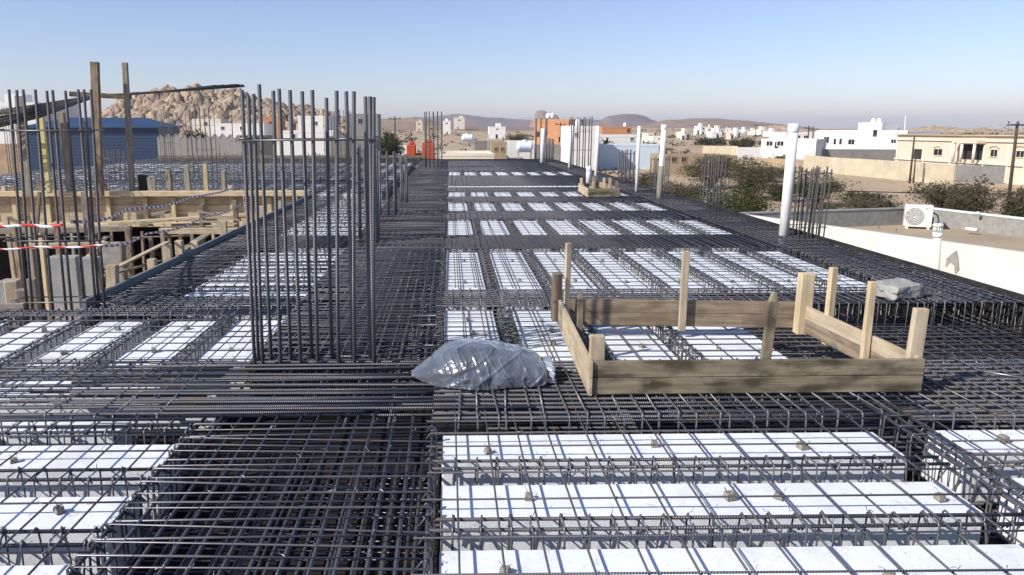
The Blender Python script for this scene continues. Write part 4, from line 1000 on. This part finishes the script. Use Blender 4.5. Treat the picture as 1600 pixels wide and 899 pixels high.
# ------------------------------------------------------------------ houses and walls further off
def house(name, label, px0, px1, pyt, D, depth, m, wins=(), par=.35, rz=0.0, group=None, cat='house', base=None, trim=None, doors=(), D2=None):
    a, b_ = P(px0, pyt, D), P(px1, pyt, D2 or D); b_.z = a.z
    mid = (a + b_) / 2; ex = (b_ - a); W = ex.length; ex.normalize(); rz = rz + math.atan2(ex.y, ex.x); nn = Vector((ex.y, -ex.x, 0))
    zb = (gz(mid.x, mid.y) if D > 45 else GZ) - .3 if base is None else base
    H = a.z - zb
    def loc(px, py):
        d = ray(px, py); t = (mid.x * nn.x + mid.y * nn.y) / (d.x * nn.x + d.y * nn.y); p = d * t
        return (p.x - mid.x) * ex.x + (p.y - mid.y) * ex.y, p.z + CH - zb
    r = thing(name, label, cat, (mid.x, mid.y, zb), rz, group)
    mb = MB(); mb.box((0, depth / 2, (H - par) / 2), (W, depth, H - par)); mb.build('wall', M[m], r)
    mb = MB(); t_ = .18
    for c, d in (((0, t_ / 2), (W, t_)), ((0, depth - t_ / 2), (W, t_)), ((-W / 2 + t_ / 2, depth / 2), (t_, depth - 2 * t_)), ((W / 2 - t_ / 2, depth / 2), (t_, depth - 2 * t_))):
        mb.box((c[0], c[1] - (.03 if c[1] < 1 else 0), H - par / 2), (d[0] + (.06 if d[0] > 1 else 0), d[1], par))
    mb.build('parapet', M[trim or m], r)
    for (u0, v0, u1, v1) in wins:                     # in pixels
        (x0, z1), (x1, z0) = loc(u0, v0), loc(u1, v1)
        cx, cz, ww, wh = (x0 + x1) / 2, (z0 + z1) / 2, x1 - x0, z1 - z0
        f = MB(); f.box((cx, -.03, cz + wh / 2 + .05), (ww + .2, .10, .10)); f.box((cx, -.03, cz - wh / 2 - .05), (ww + .2, .12, .10))
        for s_ in (-1, 1): f.box((cx + s_ * (ww / 2 + .05), -.02, cz), (.10, .08, wh))
        f.box((cx, -.006, cz), (.06, .03, wh))
        fr = f.build('window', M[trim or m], r)
        g_ = MB(); g_.box((cx, .005, cz), (ww, .03, wh)); g_.build('pane', M['glass'], fr)
    for (u0, v0, u1, v1) in doors:
        (x0, z1), (x1, z0) = loc(u0, v0), loc(u1, v1)
        g_ = MB(); g_.box(((x0 + x1) / 2, -.01, (z0 + z1) / 2), (x1 - x0, .06, z1 - z0)); g_.build('door', M['shade'], r)
    if D > 350:
        q = rnd.uniform(-.25, .25) * W; mb = MB(); mb.box((q, depth * .5, H + .7), (W * rnd.uniform(.25, .4), depth * .4, 2.2)); mb.build('stair_tower', M[m], r)
        mb = MB(); mb.box((-q * .8 + .3, -.02, 1.3), (1.1, .08, 2.2)); mb.build('door', M['shade'], r)
    HL[0] = loc
    return r, W, H
HL = [None]
def wallrun(label, pts, h, m, th=.25, name='compound_wall', coping=None):
    """pts: ground points (px,py)"""
    g0 = G(*pts[0]); r = thing(name, label, 'wall', (g0.x, g0.y, GZ))
    for i, (p, q) in enumerate(zip(pts, pts[1:])):
        a, b_ = G(*p) - g0, G(*q) - g0
        mb = MB(); mb.beam(Vector((a.x, a.y, h / 2 - .3)), Vector((b_.x, b_.y, h / 2 - .3)), th, h + .6); mb.build('wall_panel', M[m], r)
        if coping: mb = MB(); mb.beam(Vector((a.x, a.y, h + .05)), Vector((b_.x, b_.y, h + .05)), th + .1, .09); mb.build('coping', M[coping], r)
    return r
# beige villa at right
r, W, H = house('villa', 'long beige villa with banded cornice and columned porch', 1403, 1700, 211, 108, 14, 'beige_wall', [(1460, 233, 1472, 243), (1549, 234, 1558, 245), (1589, 236, 1600, 246)], .5, 0, None, 'villa', None, 'beige_wall', [(1429, 233, 1439, 250)], 78)
mb = MB(); mb.box((0, -.1, H + .04), (W + .4, .5, .12)); mb.build('eave', M['beige_band'], r)
VL = HL[0]
for zz in (H - .62, H - 3.0 - .25):
    mb = MB(); mb.box((0, -.06, zz), (W + .16, .3, .14)); mb.build('cornice', M['cream_wall'], r)
(xa, za), (xb, zb_) = VL(1505, 226), VL(1534, 250)
mb = MB(); mb.box(((xa + xb) / 2, -.02, (za + zb_) / 2), (xb - xa, .1, za - zb_)); mb.build('porch_opening', M['shade'], r)
for px in (1503, 1515, 1535):
    mb = MB(); x_ = VL(px, 230)[0]; mb.tube([(x_, -1.0, zb_ - .4), (x_, -1.0, za + .2)], .17, 12); mb.build('column', M['cream_wall'], r)
mb = MB(); mb.box(((xa + xb) / 2, -.62, za + .35), (xb - xa + .8, 1.2, .34)); mb.build('porch_roof', M['beige_wall'], r)
for px in (1460, 1549, 1589):
    mb = MB(); x_, z_ = VL(px + 5.5, 231.5); mb.tube([(x_ + .75 * math.cos(q), -.06, z_ - .1 + .3 * math.sin(q)) for q in [i * math.pi / 8 for i in range(9)]], .06, 5); mb.build('window_hood', M['beige_band'], r)
for px in (1403.5, 1446, 1488, 1540, 1578, 1606):
    mb = MB(); x_ = VL(px, 230)[0]; mb.box((x_, -.05, H / 2 - .3), (.4, .14, H - 1.4)); mb.build('pilaster', M['cream_wall'], r)
# white villa with two roof domes
r, W, H = house('villa', 'white villa with a square stair tower and two roof domes', 1275, 1418, 204, 165, 9, 'white_wall', [(1288, 214, 1295, 224), (1326, 218, 1335, 226), (1342, 220, 1347, 226), (1393, 218, 1400, 224)], .5, 0, None, 'villa', None, None, [(1303, 217, 1306, 226), (1312, 217, 1315, 226)], 145)
VL = HL[0]; xa, za = VL(1342, 192); xb = VL(1378, 204)[0]
mb = MB(); mb.box(((xa + xb) / 2, 2.0, za - 3.5), (xb - xa, 4.2, 7.0)); tw = mb.build('stair_tower', M['white_wall'], r)
mb = MB(); x_, z_ = VL(1368, 208.5); mb.box((x_, -.12, z_), (.9, .06, 1.3)); mb.build('window', M['glass'], tw)
for px in (1356, 1365):
    mb = MB(); x_ = VL(px, 192)[0]
    mb.tube([(x_, 1.5, za - .05), (x_, 1.5, za + .4), (x_, 1.5, za + .75), (x_, 1.5, za + .9)], [.52, .5, .32, .05], 16); mb.build('dome', M['pvc'], tw)
house('house', 'white house partly hidden by the thick leaning pipe', 1190, 1276, 217, 130, 5, 'white_wall', [(1198, 221, 1207, 228), (1215, 219, 1224, 228)], .4, 0, None, 'house', None, None, [(1211, 222, 1216, 232)], 124)
house('house', 'white house behind the thick leaning pipe, farther back', 1228, 1300, 207, 190, 10, 'white_wall', [(1244, 212, 1250, 216), (1256, 212, 1262, 216)], .5)
house('ruin', 'low sand coloured house with square window holes', 1040, 1152, 243, 105, 8, 'stone_wall', [(1050, 237 + 9, 1057, 253), (1065, 246, 1072, 253), (1135, 247, 1141, 254)], .3, 0, None, 'ruin')
house('house', 'pale blue walled house behind the paired column bars', 937, 1030, 226, 120, 5, 'pale_blue', [], .3)
house('house', 'white flat house behind the palm', 936, 1000, 211, 135, 9, 'white_wall', [(985, 215, 990, 220)], .4)
house('house', 'white tower house behind the tall column bars', 890, 935, 197, 115, 9, 'white_wall', [(898, 208, 902, 214)], .5)
r, W, H = house('house', 'unfinished orange block house with tanks on the roof', 835, 889, 187, 150, 7, 'orange_brick', [(873, 214, 882, 222), (850, 205, 855, 210)], .5, 0, None, 'house', None, 'orange_brick', [(838, 206, 843, 214)], 146)
house('house', 'low orange block house behind the white flat house', 941, 987, 198, 190, 9, 'orange_brick', [(980, 201, 984, 207)], .4)
for i, px in enumerate((859, 865)):
    q = P(px, 187, 151); mb = MB(); mb.tube([(0, 0, 0), (0, 0, .25), (0, 0, .8), (0, 0, 1.1), (0, 0, 1.25)], [.3, .52, .55, .35, .06], 14)
    tag(mb.build('water_tank', M['tank'], None, (q.x, 153, q.z + .1)), ['round white tank on the orange house, left one of the pair', 'round white tank on the orange house, right one of the pair'][i], 'water tank', 'round tanks on the orange house')
for i, (px, py, D, lb) in enumerate([(905, 196, 117, 'round white tank on the white tower house'), (978, 198, 192, 'round white tank on the low orange house')]):
    q = P(px, py, D); mb = MB(); mb.tube([(0, 0, -.4), (0, 0, .1), (0, 0, .6), (0, 0, .85), (0, 0, .95)], [.3, .45, .45, .3, .05], 14); tag(mb.build('water_tank', M['tank'], None, (q.x, D + 1, q.z)), lb, 'water tank')
# lying tanks on stands
def tank(label, px0, px1, pyt, pyb, D, pyg):
    a, b_ = P(px0, pyt, D), P(px1, pyb, D); rr = (a.z - b_.z) / 2; L = b_.x - a.x
    r = thing('water_tank', label, 'water tank', ((a.x + b_.x) / 2, D, GZ), 0, 'lying water tanks on stands')
    zc = (a.z + b_.z) / 2 - GZ
    mb = MB(); n = 24; pts, rs = [], []
    for i in range(n + 1):
        q = i / n; pts.append((-L / 2 + L * q, 0, zc)); e = min(q, 1 - q)
        rs.append(rr * (min(1, (e / .10) ** .5) if e < .1 else (1 if i % 3 else .93)) + .01)
    mb.tube(pts, rs, 20); tb = mb.build('tank_body', M['tank'], r)
    mb = MB(); mb.tube([(0, 0, zc + rr * .9), (0, 0, zc + rr + .12), (0, 0, zc + rr + .15)], [.25, .22, .05], 12); mb.build('lid', M['tank'], tb)
    for sx in (-1, 1):
        for sy in (-1, 1):
            mb = MB(); mb.box((sx * L * .38, sy * rr * .6, (zc - rr) / 2), (.09, .09, zc - rr)); mb.build('leg', M['pole_metal'], r)
    mb = MB(); mb.box((0, 0, zc - rr - .04), (L * .9, rr * 1.5, .08)); mb.build('stand_top', M['pole_metal'], r)
tank('ribbed white water tank on a tall stand, left of the stone sheds', 721, 740, 210, 221, 95, 236)
tank('ribbed white water tank on a stand before the white wall', 807, 833, 221, 237, 75, 250)
house('house', 'yellow walled low house at the far end of the deck', 688, 772, 240, 68, 9, 'cream_wall', [], .25)
house('shed', 'stone shed with two dark openings left of the white wall', 768, 792, 222, 120, 6, 'stone_wall', [(773, 231, 777, 236), (783, 231, 787, 236)], .3, 0, None, 'shed')
house('shed', 'grey stone shed beside the tank on the tall stand', 742, 768, 221, 125, 6, 'grey_wall', [], .3, 0, None, 'shed')
wallrun('white wall behind the lying tank', [(788, 262), (838, 262)], 4.4, 'white_wall')
wallrun('pale grey wall right of the lying tank', [(834, 264), (874, 264)], 3.8, 'grey_wall')
wallrun('long sandy compound wall below the beige villa', [(1256, 266), (1300, 272), (1380, 279), (1490, 291)], 2.3, 'yellow_wall')
wallrun('grey block wall right of the sandy compound wall', [(1490, 284), (1640, 291)], 2.0, 'grey_wall')
wallrun('dark grey boundary wall before the white villa', [(1262, 262), (1410, 263)], 3.0, 'grey_wall')
wallrun('white boundary wall left of the white house', [(1150, 248), (1192, 248)], 2.4, 'white_wall')
wallrun('sandy boundary wall behind the low sand house', [(1098, 242), (1152, 243)], 2.2, 'yellow_wall')
wallrun('low retaining wall of rough stone beside the white house', [(1180, 262), (1262, 266)], 1.6, 'stone_wall')
# far town
towns = [(1068, 1082, 206, 420), (1086, 1096, 201, 520), (1094, 1104, 197, 560), (1105, 1112, 199, 540), (1113, 1128, 206, 400), (1122, 1134, 201, 480), (1137, 1148, 206, 380), (1150, 1160, 205, 430), (1163, 1172, 203, 520), (1176, 1184, 205, 470), (1188, 1203, 203, 450), (1205, 1216, 206, 420), (1135, 1140, 203, 600), (1064, 1070, 209, 380)]
for i, (a, b_, t_, D) in enumerate(towns):
    house('house', f'tiny white house of the far town, {ORD[i]} from the left', a, b_, t_, D, 8, 'white_wall' if i % 3 else 'cream_wall', [((a + b_) / 2 - 1.5, t_ + 3, (a + b_) / 2 + 1.5, t_ + 5)], .5, rnd.uniform(-.3, .3), 'houses of the far town')
for i, (a, b_, t_, D, m) in enumerate([(709, 726, 184, 800, 'cream_wall'), (692, 704, 189, 620, 'white_wall'), (650, 660, 190, 760, 'beige_wall'), (764, 790, 198, 420, 'white_wall'), (668, 680, 197, 480, 'stone_wall'), (1020, 1040, 213, 240, 'white_wall'), (1012, 1022, 208, 300, 'cream_wall')]):
    house('house', ['cream house high on the brown slope', 'small white house below the cream one on the slope', 'small beige house on the slope behind the slender column bars', 'flat white house in the middle distance below the blue ridge', 'stone house low on the brown slope', 'white house beside the wrapped white pipe', 'cream house beside the thin white pipe'][i], a, b_, t_, D, 9, m, [((a + b_) / 2 - 1.5, t_ + 3, (a + b_) / 2 + 1.5, t_ + 5)], .5)
# left side
r, W, H = house('house', 'white house at the far left behind the column bars', -30, 55, 160, 120, 14, 'white_wall', [(8, 175, 16, 184), (30, 178, 38, 186)], .8)
mb = MB(); mb.box((-.5, 4, H + .5), (2.6, 3, 1.6)); mb.build('stair_tower', M['white_wall'], r)
house('house', 'white block house seen through the tall column bars', 465, 512, 181, 190, 12, 'white_wall', [(490, 190, 496, 196)], .6)
house('house', 'grey block house with a dark window right of the tall column bars', 545, 590, 178, 210, 10, 'concrete', [(560, 186, 566, 193)], .5)
house('house', 'orange house at the foot of the rocky hill', 412, 436, 182, 230, 8, 'orange_brick', [(420, 190, 425, 196)], .4)
house('house', 'low white house with blue trim behind the tall column bars', 440, 520, 204, 110, 8, 'white_wall', [(455, 210, 462, 216)], .35)
house('shed', 'blue grey metal shed behind the tall column bars', 515, 586, 213, 100, 8, 'grey_wall', [], .3, 0, None, 'shed')
house('house', 'long low white house at the foot of the rocky hill', 330, 412, 193, 200, 9, 'white_wall', [(345, 198, 351, 203), (375, 198, 381, 203)], .4)
house('house', 'pale house at the foot of the rocky hill, farther left', 300, 345, 186, 250, 9, 'cream_wall', [(318, 191, 324, 196)], .4)
wallrun('cream wall seen through the tall column bars', [(425, 262), (590, 263)], 4.6, 'cream_wall')
wallrun('tall dark grey wall between the arched fence and the tall column bars', [(376, 268), (432, 266)], 5.3, 'grey_wall')
wallrun('white wall before the grey sheds, right of the tall column bars', [(586, 262), (652, 262)], 3.6, 'white_wall')
wallrun('dull green and grey wall below the blue hall', [(-20, 272), (250, 272)], 4.2, 'stone_wall')
# blue hall
def hall():
    D = 110; a, b_ = P(40, 198, D), P(247, 198, D); W = b_.x - a.x; zb = GZ - .3; H = a.z - zb; dp = 8
    r = thing('blue_hall', 'long blue metal hall with a low hipped roof', 'metal hall', ((a.x + b_.x) / 2, D, zb))
    mb = MB(); mb.box((0, dp / 2, H / 2), (W, dp, H))
    for i in range(int(H / .45)): mb.box((0, -.02, .3 + i * .45), (W, .05, .06))
    mb.build('wall', M['blue_metal'], r)
    top = P(150, 184, D + 4).z - zb
    e = .5; mb = MB()
    mb.v += [Vector(p) for p in ((-W / 2 - e, -e, H), (W / 2 + e, -e, H), (W / 2 + e, dp + e, H), (-W / 2 - e, dp + e, H), (-W / 2 + 4, dp / 2, top), (W / 2 - 3.2, dp / 2, top))]
    for f in ((0, 1, 5, 4), (1, 2, 5), (2, 3, 4, 5), (3, 0, 4)): mb.face(f, [(0, 0)] * len(f))
    mb.build('roof', M['blue_roof'], r)
    mb = MB(); mb.box((0, -e, H - .1), (W + 2 * e, .12, .2)); mb.build('gutter', M['blue_metal'], r)
hall()
# fence of panels with pointed heads
gf = G(250, 276); fence = thing('panel_fence', 'grey panel fence with pointed white heads behind the left slab', 'fence', (gf.x, gf.y, GZ))
ge = G(381, 276); n = 11; dx = (ge.x - gf.x) / n
for i in range(n):
    mb = MB(); x0, x1 = i * dx, (i + 1) * dx - .06; h = 4.9 + .12 * math.sin(i)
    base_ = len(mb.v)
    for yy in (0, .12):
        mb.v += [Vector(p) for p in ((x0, yy, -.3), (x1, yy, -.3), (x1, yy, h), ((x0 + x1) / 2, yy, h + .55), (x0, yy, h))]
    mb.face((4, 3, 2, 1, 0)[::-1], [(0, 0)] * 5); mb.face((9, 8, 7, 6, 5), [(0, 0)] * 5)
    for k in range(5): mb.face((k, k + 5, (k + 1) % 5 + 5, (k + 1) % 5), [(0, 0)] * 4)
    mb.build('fence_panel', M['concrete'], fence)
    mb = MB(); mb.beam((x0 - .02, .06, h + .02), ((x0 + x1) / 2, .06, h + .58), .2, .10); mb.beam(((x0 + x1) / 2, .06, h + .58), (x1 + .02, .06, h + .02), .2, .10); mb.build('panel_head', M['concrete_pale'], fence)
# orange red machine
q = P(636, 248, 52); mm = thing('concrete_pump', 'orange red machine housings standing behind the far end of the deck', 'machine', (q.x, 52, GZ))
s_ = mpp(52)
for nm, u0, u1, v0, v1 in (('housing', 0, 14, 248, 226), ('hopper', 24, 43, 248, 223), ('chassis', -4, 44, 252, 246), ('step_block', 3, 12, 226, 221.5), ('hood', 27, 39, 223, 219.5), ('link_arm', 13, 25, 246, 240)):
    a, b_ = P(636 + u0, v0, 52), P(636 + u1, v1, 52)
    mb = MB(); mb.box(((a.x + b_.x) / 2 - q.x, (.0 if nm != 'link_arm' else .5), (a.z + b_.z) / 2 - GZ), (b_.x - a.x, 1.2 if nm != 'step_block' else .7, b_.z - a.z)); bevel(mb.build(nm, M['orange_paint'], mm), .06, 2)
mb = MB()
for u in (2, 38):
    a = P(636 + u, 252, 52); mb.box((a.x - q.x, 0, (a.z - GZ) / 2), (.3, .3, a.z - GZ))
mb.build('support_leg', M['pole_metal'], mm)

# ------------------------------------------------------------------ poles and wires
def upole(label, top, base, r, m='pole_wood', arm=None, name='utility_pole', D=None):
    g_ = G(*base) if D is None else Vector((*P(base[0], base[1], D).xy, GZ)); t = P(top[0], top[1], g_.y)
    o = thing(name, label, 'utility pole', tuple(g_), 0, 'poles')
    mb = MB(); d = t - g_; mb.tube([(0, 0, -.3), d * .5, d], [r, r * .88, r * .75], 10); mb.build('shaft', M[m], o)
    if arm:
        for k, f in enumerate(arm):
            mb = MB(); mb.box(tuple(d + Vector((0, -.1, -f))), (2.0, .12, .14)); am = mb.build('cross_arm', M[m], o)
            for x in (-.85, 0, .85):
                mb = MB(); mb.tube([d + Vector((x, -.1, -f + .07)), d + Vector((x, -.1, -f + .2)), d + Vector((x, -.1, -f + .32))], [.04, .07, .03], 8); mb.build('insulator', M['black_rubber'], am)
    return o
upole('dark utility pole with a cross arm at the right edge', (1590, 191), (1576, 312), .15, 'pole_wood', [.25])
upole('dark pole before the sandy compound wall', (1429, 212), (1421, 287), .12)
upole('short dark strut beside the pole at the sandy wall', (1431, 242), (1427, 287), .09)
upole('dark utility pole behind the thick leaning pipe, left of a pair', (1264, 197), (1261, 238), .16, 'pole_wood', [.4], D=160)
upole('dark utility pole behind the thick leaning pipe, right of a pair', (1271, 200), (1269, 238), .16, 'pole_wood', [.4], D=165)
upole('thin utility pole in front of the far town', (1181, 194), (1180, 222), .14, 'pole_wood', [.4], D=300)
upole('utility pole right of the dusty tree by the tall column bars', (617, 182), (617, 226), .14, 'pole_wood', [.4], D=130)
upole('thin white mast behind the beige villa', (1415, 181), (1415, 215), .07, 'pvc', D=120)
upole('thin pole at the foot of the rocky hill', (362, 178), (362, 205), .12, 'pole_wood', D=170)
upole('thin pole in front of the orange block house', (876, 192), (876, 226), .13, 'pole_wood', [.3], D=145)
upole('pale street lamp post on the slope by the lying tanks', (763, 209), (763, 238), .09, 'pole_metal', D=110)
a, b_ = P(1290, 298, 45), P(1700, 300, 60)
mb = MB(); mb.bar(a, b_, .03, 5, .15); tag(mb.build('overhead_cable', M['black_rubber']), 'single dark cable crossing in front of the bushes at right', 'cable')
for k in range(2):
    a = P(1578 + 12 * k, 193, 66); b_ = P(1262, 201 + 2 * k, 160); mb = MB(); mb.bar(a, b_, .018, 4, 1.2); tag(mb.build('overhead_cable', M['pole_metal']), ['upper thin overhead cable from the right utility pole', 'lower thin overhead cable from the right utility pole'][k], 'cable')

# ------------------------------------------------------------------ trees and bushes
def bush(label, px, pyb, wpx, hpx, kind='olive', D=None, dens=1.0, seed=0, name='acacia_bush', cat='bush', flat=.6, group=None, tw=.35, trunk=.16, leaf=.085):
    g_ = G(px, pyb) if D is None else Vector((P(px, pyb, D).x, D, gz(P(px, pyb, D).x, D) if D > 45 else GZ))
    D = g_.y; Wd = wpx * mpp(D); Hh = max(P(px, pyb - hpx, D).z - g_.z, .5) if False else hpx * mpp(D) * 1.22
    rr = random.Random(seed * 77 + 5); r = thing(name, label, cat, tuple(g_), 0, group)
    mt = MB(); tips = []
    nl = 9
    for i in range(nl):
        a = 6.283 * i / nl + rr.uniform(-.3, .3); rad = Wd / 2 * rr.uniform(.35, .85); hh = Hh * rr.uniform(.45, .9)
        p0 = Vector((rr.uniform(-.1, .1), rr.uniform(-.1, .1), -.2)); p1 = Vector((math.cos(a) * rad * .4, math.sin(a) * rad * .4, hh * .45)); p2 = Vector((math.cos(a) * rad, math.sin(a) * rad, hh))
        mt.tube([p0, p1, p1.lerp(p2, .5) + Vector((0, 0, hh * .08)), p2], [.05 + .02 * Hh, .035 + .012 * Hh, .03, .012], 5)
        tips += [p2, p1.lerp(p2, .5), p1]
        for j in range(5):
            q = p1.lerp(p2, rr.random()); e = q + Vector((rr.gauss(0, .22) * Wd, rr.gauss(0, .22) * Wd, rr.uniform(-.05, .3) * Hh)); e.z = min(max(e.z, .15 * Hh), Hh)
            mt.tube([q, q.lerp(e, .5) + Vector((0, 0, .1)), e], [.025, .015, .008], 4); tips.append(e)
    mt.build('trunk', M['bark'], r)
    mc = MB(); N = int(8000 * dens)
    cl = []
    for t in tips: cl.append((t, rr.uniform(.10, .24) * min(Wd, Hh * 1.6)))
    for i in range(14):
        a = rr.uniform(0, 6.283); q = rr.random() ** .5
        cl.append((Vector((math.cos(a) * Wd * .46 * q, math.sin(a) * Wd * .46 * q, Hh * (.35 + .55 * (1 - q * q) ** .5 * rr.uniform(.7, 1.05)))), rr.uniform(.10, .2) * min(Wd, Hh * 1.6)))
    for i in range(N):
        c, s = rr.choice(cl); d = Vector((rr.gauss(0, 1), rr.gauss(0, 1), rr.gauss(0, flat)))
        p = c + d * s * .55
        if p.z < .03: p.z = abs(p.z) * .4 + .03
        sz = leaf * rr.uniform(.6, 1.7) * (1 + D / 160)
        u = Vector((rr.gauss(0, 1), rr.gauss(0, 1), rr.gauss(0, 1))).normalized(); v = u.orthogonal().normalized(); v = Matrix.Rotation(rr.uniform(0, 6.28), 3, u) @ v; wv = u.cross(v)
        twig = rr.random() < tw
        l_, w2 = (sz * 2.2, sz * .18) if twig else (sz, sz * .55)
        b0 = len(mc.v); mc.v += [p - v * l_ / 2, p + wv * w2 / 2, p + v * l_ / 2, p - wv * w2 / 2]
        mc.face((b0, b0 + 1, b0 + 2, b0 + 3), [(0, 0)] * 4, False, 1 if twig else 0)
    mc.build('crown', [M[kind], M['twig']], r)
    return r
bush('large green bush below the round bundle of column bars', 1140, 345, 135, 72, 'green', 42, 1.6, 1, tw=.15)
bush('dull green bush behind the large green one', 1172, 285, 80, 50, 'olive', 68, 1.2, 2, tw=.4)
bush('umbrella shaped thorn tree before the low sand house', 1112, 272, 84, 46, 'olive', 82, 1.3, 3, 'thorn_tree', 'tree', .35, tw=.35)
bush('grey thorn bush left of the round bundle of column bars', 1070, 300, 70, 34, 'olive', 62, .8, 4, tw=.75)
bush('dark thorn tree behind the small timber box', 960, 292, 70, 66, 'olive', 50, 1.4, 5, 'thorn_tree', 'tree', tw=.45)
bush('brownish bush between the two thin white pipes', 1012, 285, 55, 58, 'olive', 58, 1.1, 6, tw=.6)
bush('wide grey brown bush left of the air conditioner', 1360, 330, 86, 44, 'olive', 46, 1.5, 7, tw=.62)
bush('bright green shrub behind the grey brown bush', 1352, 300, 45, 26, 'green', 58, .8, 8, tw=.1)
bush('wide dark thorn bush right of the air conditioner', 1497, 332, 98, 56, 'olive', 48, 1.8, 9, tw=.55)
bush('thorn tree at the right edge below the utility pole', 1600, 340, 56, 56, 'olive', 46, 1.0, 10, 'thorn_tree', 'tree', tw=.55)
bush('green bush behind the column bars at the thick pipe', 1278, 290, 70, 42, 'green', 62, 1.0, 11, tw=.25)
bush('low olive bush right of the large green bush', 1222, 296, 50, 24, 'olive', 66, .7, 12, tw=.4)
bush('small grey bush on the sand by the thick pipe', 1290, 318, 40, 16, 'olive', 56, .4, 13, tw=.6)
bush('dusty green tree right of the tall column bars', 604, 228, 48, 44, 'olive', 120, 1.2, 14, 'dusty_tree', 'tree', .8, tw=.2, leaf=.14)
bush('green tree behind the white block house by the hill', 486, 212, 44, 34, 'olive', 140, 1.0, 15, 'dusty_tree', 'tree', .8, tw=.3, leaf=.14)
bush('dark green tree left of the wrapped white pipe', 1020, 228, 38, 28, 'green', 130, 1.0, 16, 'dusty_tree', 'tree', .8, tw=.1, leaf=.14)
bush('dark tree left of the orange block house', 830, 224, 36, 20, 'green', 160, .9, 17, 'dusty_tree', 'tree', .7, tw=.1, leaf=.14)
bush('bare grey tree on the slope left of the orange house', 805, 222, 40, 28, 'olive', 175, .9, 18, 'dusty_tree', 'tree', .7, tw=.7, leaf=.12)
bush('dark bush at the foot of the rocky hill', 310, 200, 40, 28, 'olive', 200, .9, 19, tw=.3, leaf=.16)
bush('low dark bush before the long white house', 334, 212, 26, 16, 'olive', 170, .6, 20, tw=.3, leaf=.14)
bush('green bush behind the far right corner of the deck', 905, 262, 50, 34, 'olive', 62, .8, 21, tw=.45)
bush('grey bush by the foot of the thick leaning pipe', 1205, 262, 60, 20, 'olive', 92, .6, 22, tw=.6)
bush('bush behind the boundary walls before the far town', 1160, 224, 40, 14, 'green', 230, .5, 23, tw=.2, leaf=.18)
bush('green trees before the far town, left of the thin pole', 1110, 224, 50, 12, 'olive', 260, .5, 24, tw=.2, leaf=.18)
bush('small green bush above the boundary wall by the sandy house', 1222, 242, 26, 16, 'green', 125, .5, 25, tw=.2)
# scattered scrub far off
sb_ = MB(); rs_ = random.Random(3)
for i in range(1500):
    D = rs_.uniform(70, 700) ; x = rs_.uniform(-.55, .8) * D
    if D < 130 and x < 4: continue
    z = gz(x, D); s = rs_.uniform(.3, 1.3) * (.6 + D / 420)
    for k in range(18):
        p = Vector((x + rs_.gauss(0, s * .7), D + rs_.gauss(0, s * .7), z + abs(rs_.gauss(0, s * .35))))
        u = Vector((rs_.gauss(0, 1), rs_.gauss(0, 1), rs_.gauss(0, 1))).normalized(); v = u.orthogonal().normalized(); wv = u.cross(v); q = s * .28
        b0 = len(sb_.v); sb_.v += [p - v * q, p + wv * q * .6, p + v * q, p - wv * q * .6]; sb_.face((b0, b0 + 1, b0 + 2, b0 + 3), [(0, 0)] * 4, False, 0 if k % 3 else 1)
tag(sb_.build('scrub', [M['olive'], M['twig']]), 'low desert scrub scattered over the sand and slopes', 'scrub', None, 'stuff')
# palm
q = P(947, 228, 131); r = thing('palm_tree', 'small palm rising before the white flat house', 'palm', (q.x, 131, GZ))
zt_ = P(947, 225, 131).z - GZ
mb = MB(); mb.tube([(0, 0, -.2), (.05, 0, zt_ * .5), (0, 0, zt_)], [.22, .18, .17], 8); mb.build('trunk', M['bark'], r)
mb = MB()
for i in range(26):
    a = i * 2.4; el = rnd.uniform(.2, 1.35); L = rnd.uniform(2.0, 2.8); prev = Vector((0, 0, zt_)); d = Vector((math.cos(a) * math.cos(el), math.sin(a) * math.cos(el), math.sin(el)))
    for k in range(6):
        nx = prev + d * L / 6; d = (d + Vector((0, 0, -.22))).normalized(); sdv = d.cross(Vector((0, 0, 1))).normalized() * (.22 * (1 - k / 7))
        b0 = len(mb.v); mb.v += [prev - sdv, prev + sdv, nx + sdv * .8, nx - sdv * .8]; mb.face((b0, b0 + 1, b0 + 2, b0 + 3), [(0, 0)] * 4); prev = nx
mb.build('crown', M['green'], r)

# ------------------------------------------------------------------ air
hb = MB(); hb.box((0, 3900, 47), (9000, 8200, 126))
hm = bpy.data.materials.new('haze'); hm.use_nodes = True; t = hm.node_tree
t.nodes.remove(t.nodes['Principled BSDF']); pv = t.nodes.new('ShaderNodeVolumePrincipled')
pv.inputs['Color'].default_value = (.80, .86, 1.0, 1); pv.inputs['Density'].default_value = .00012; pv.inputs['Anisotropy'].default_value = .2
t.links.new(pv.outputs[0], t.nodes['Material Output'].inputs['Volume'])
hz = hb.build('haze', hm); tag(hz, 'thin desert haze filling the air', 'haze', None, 'stuff')
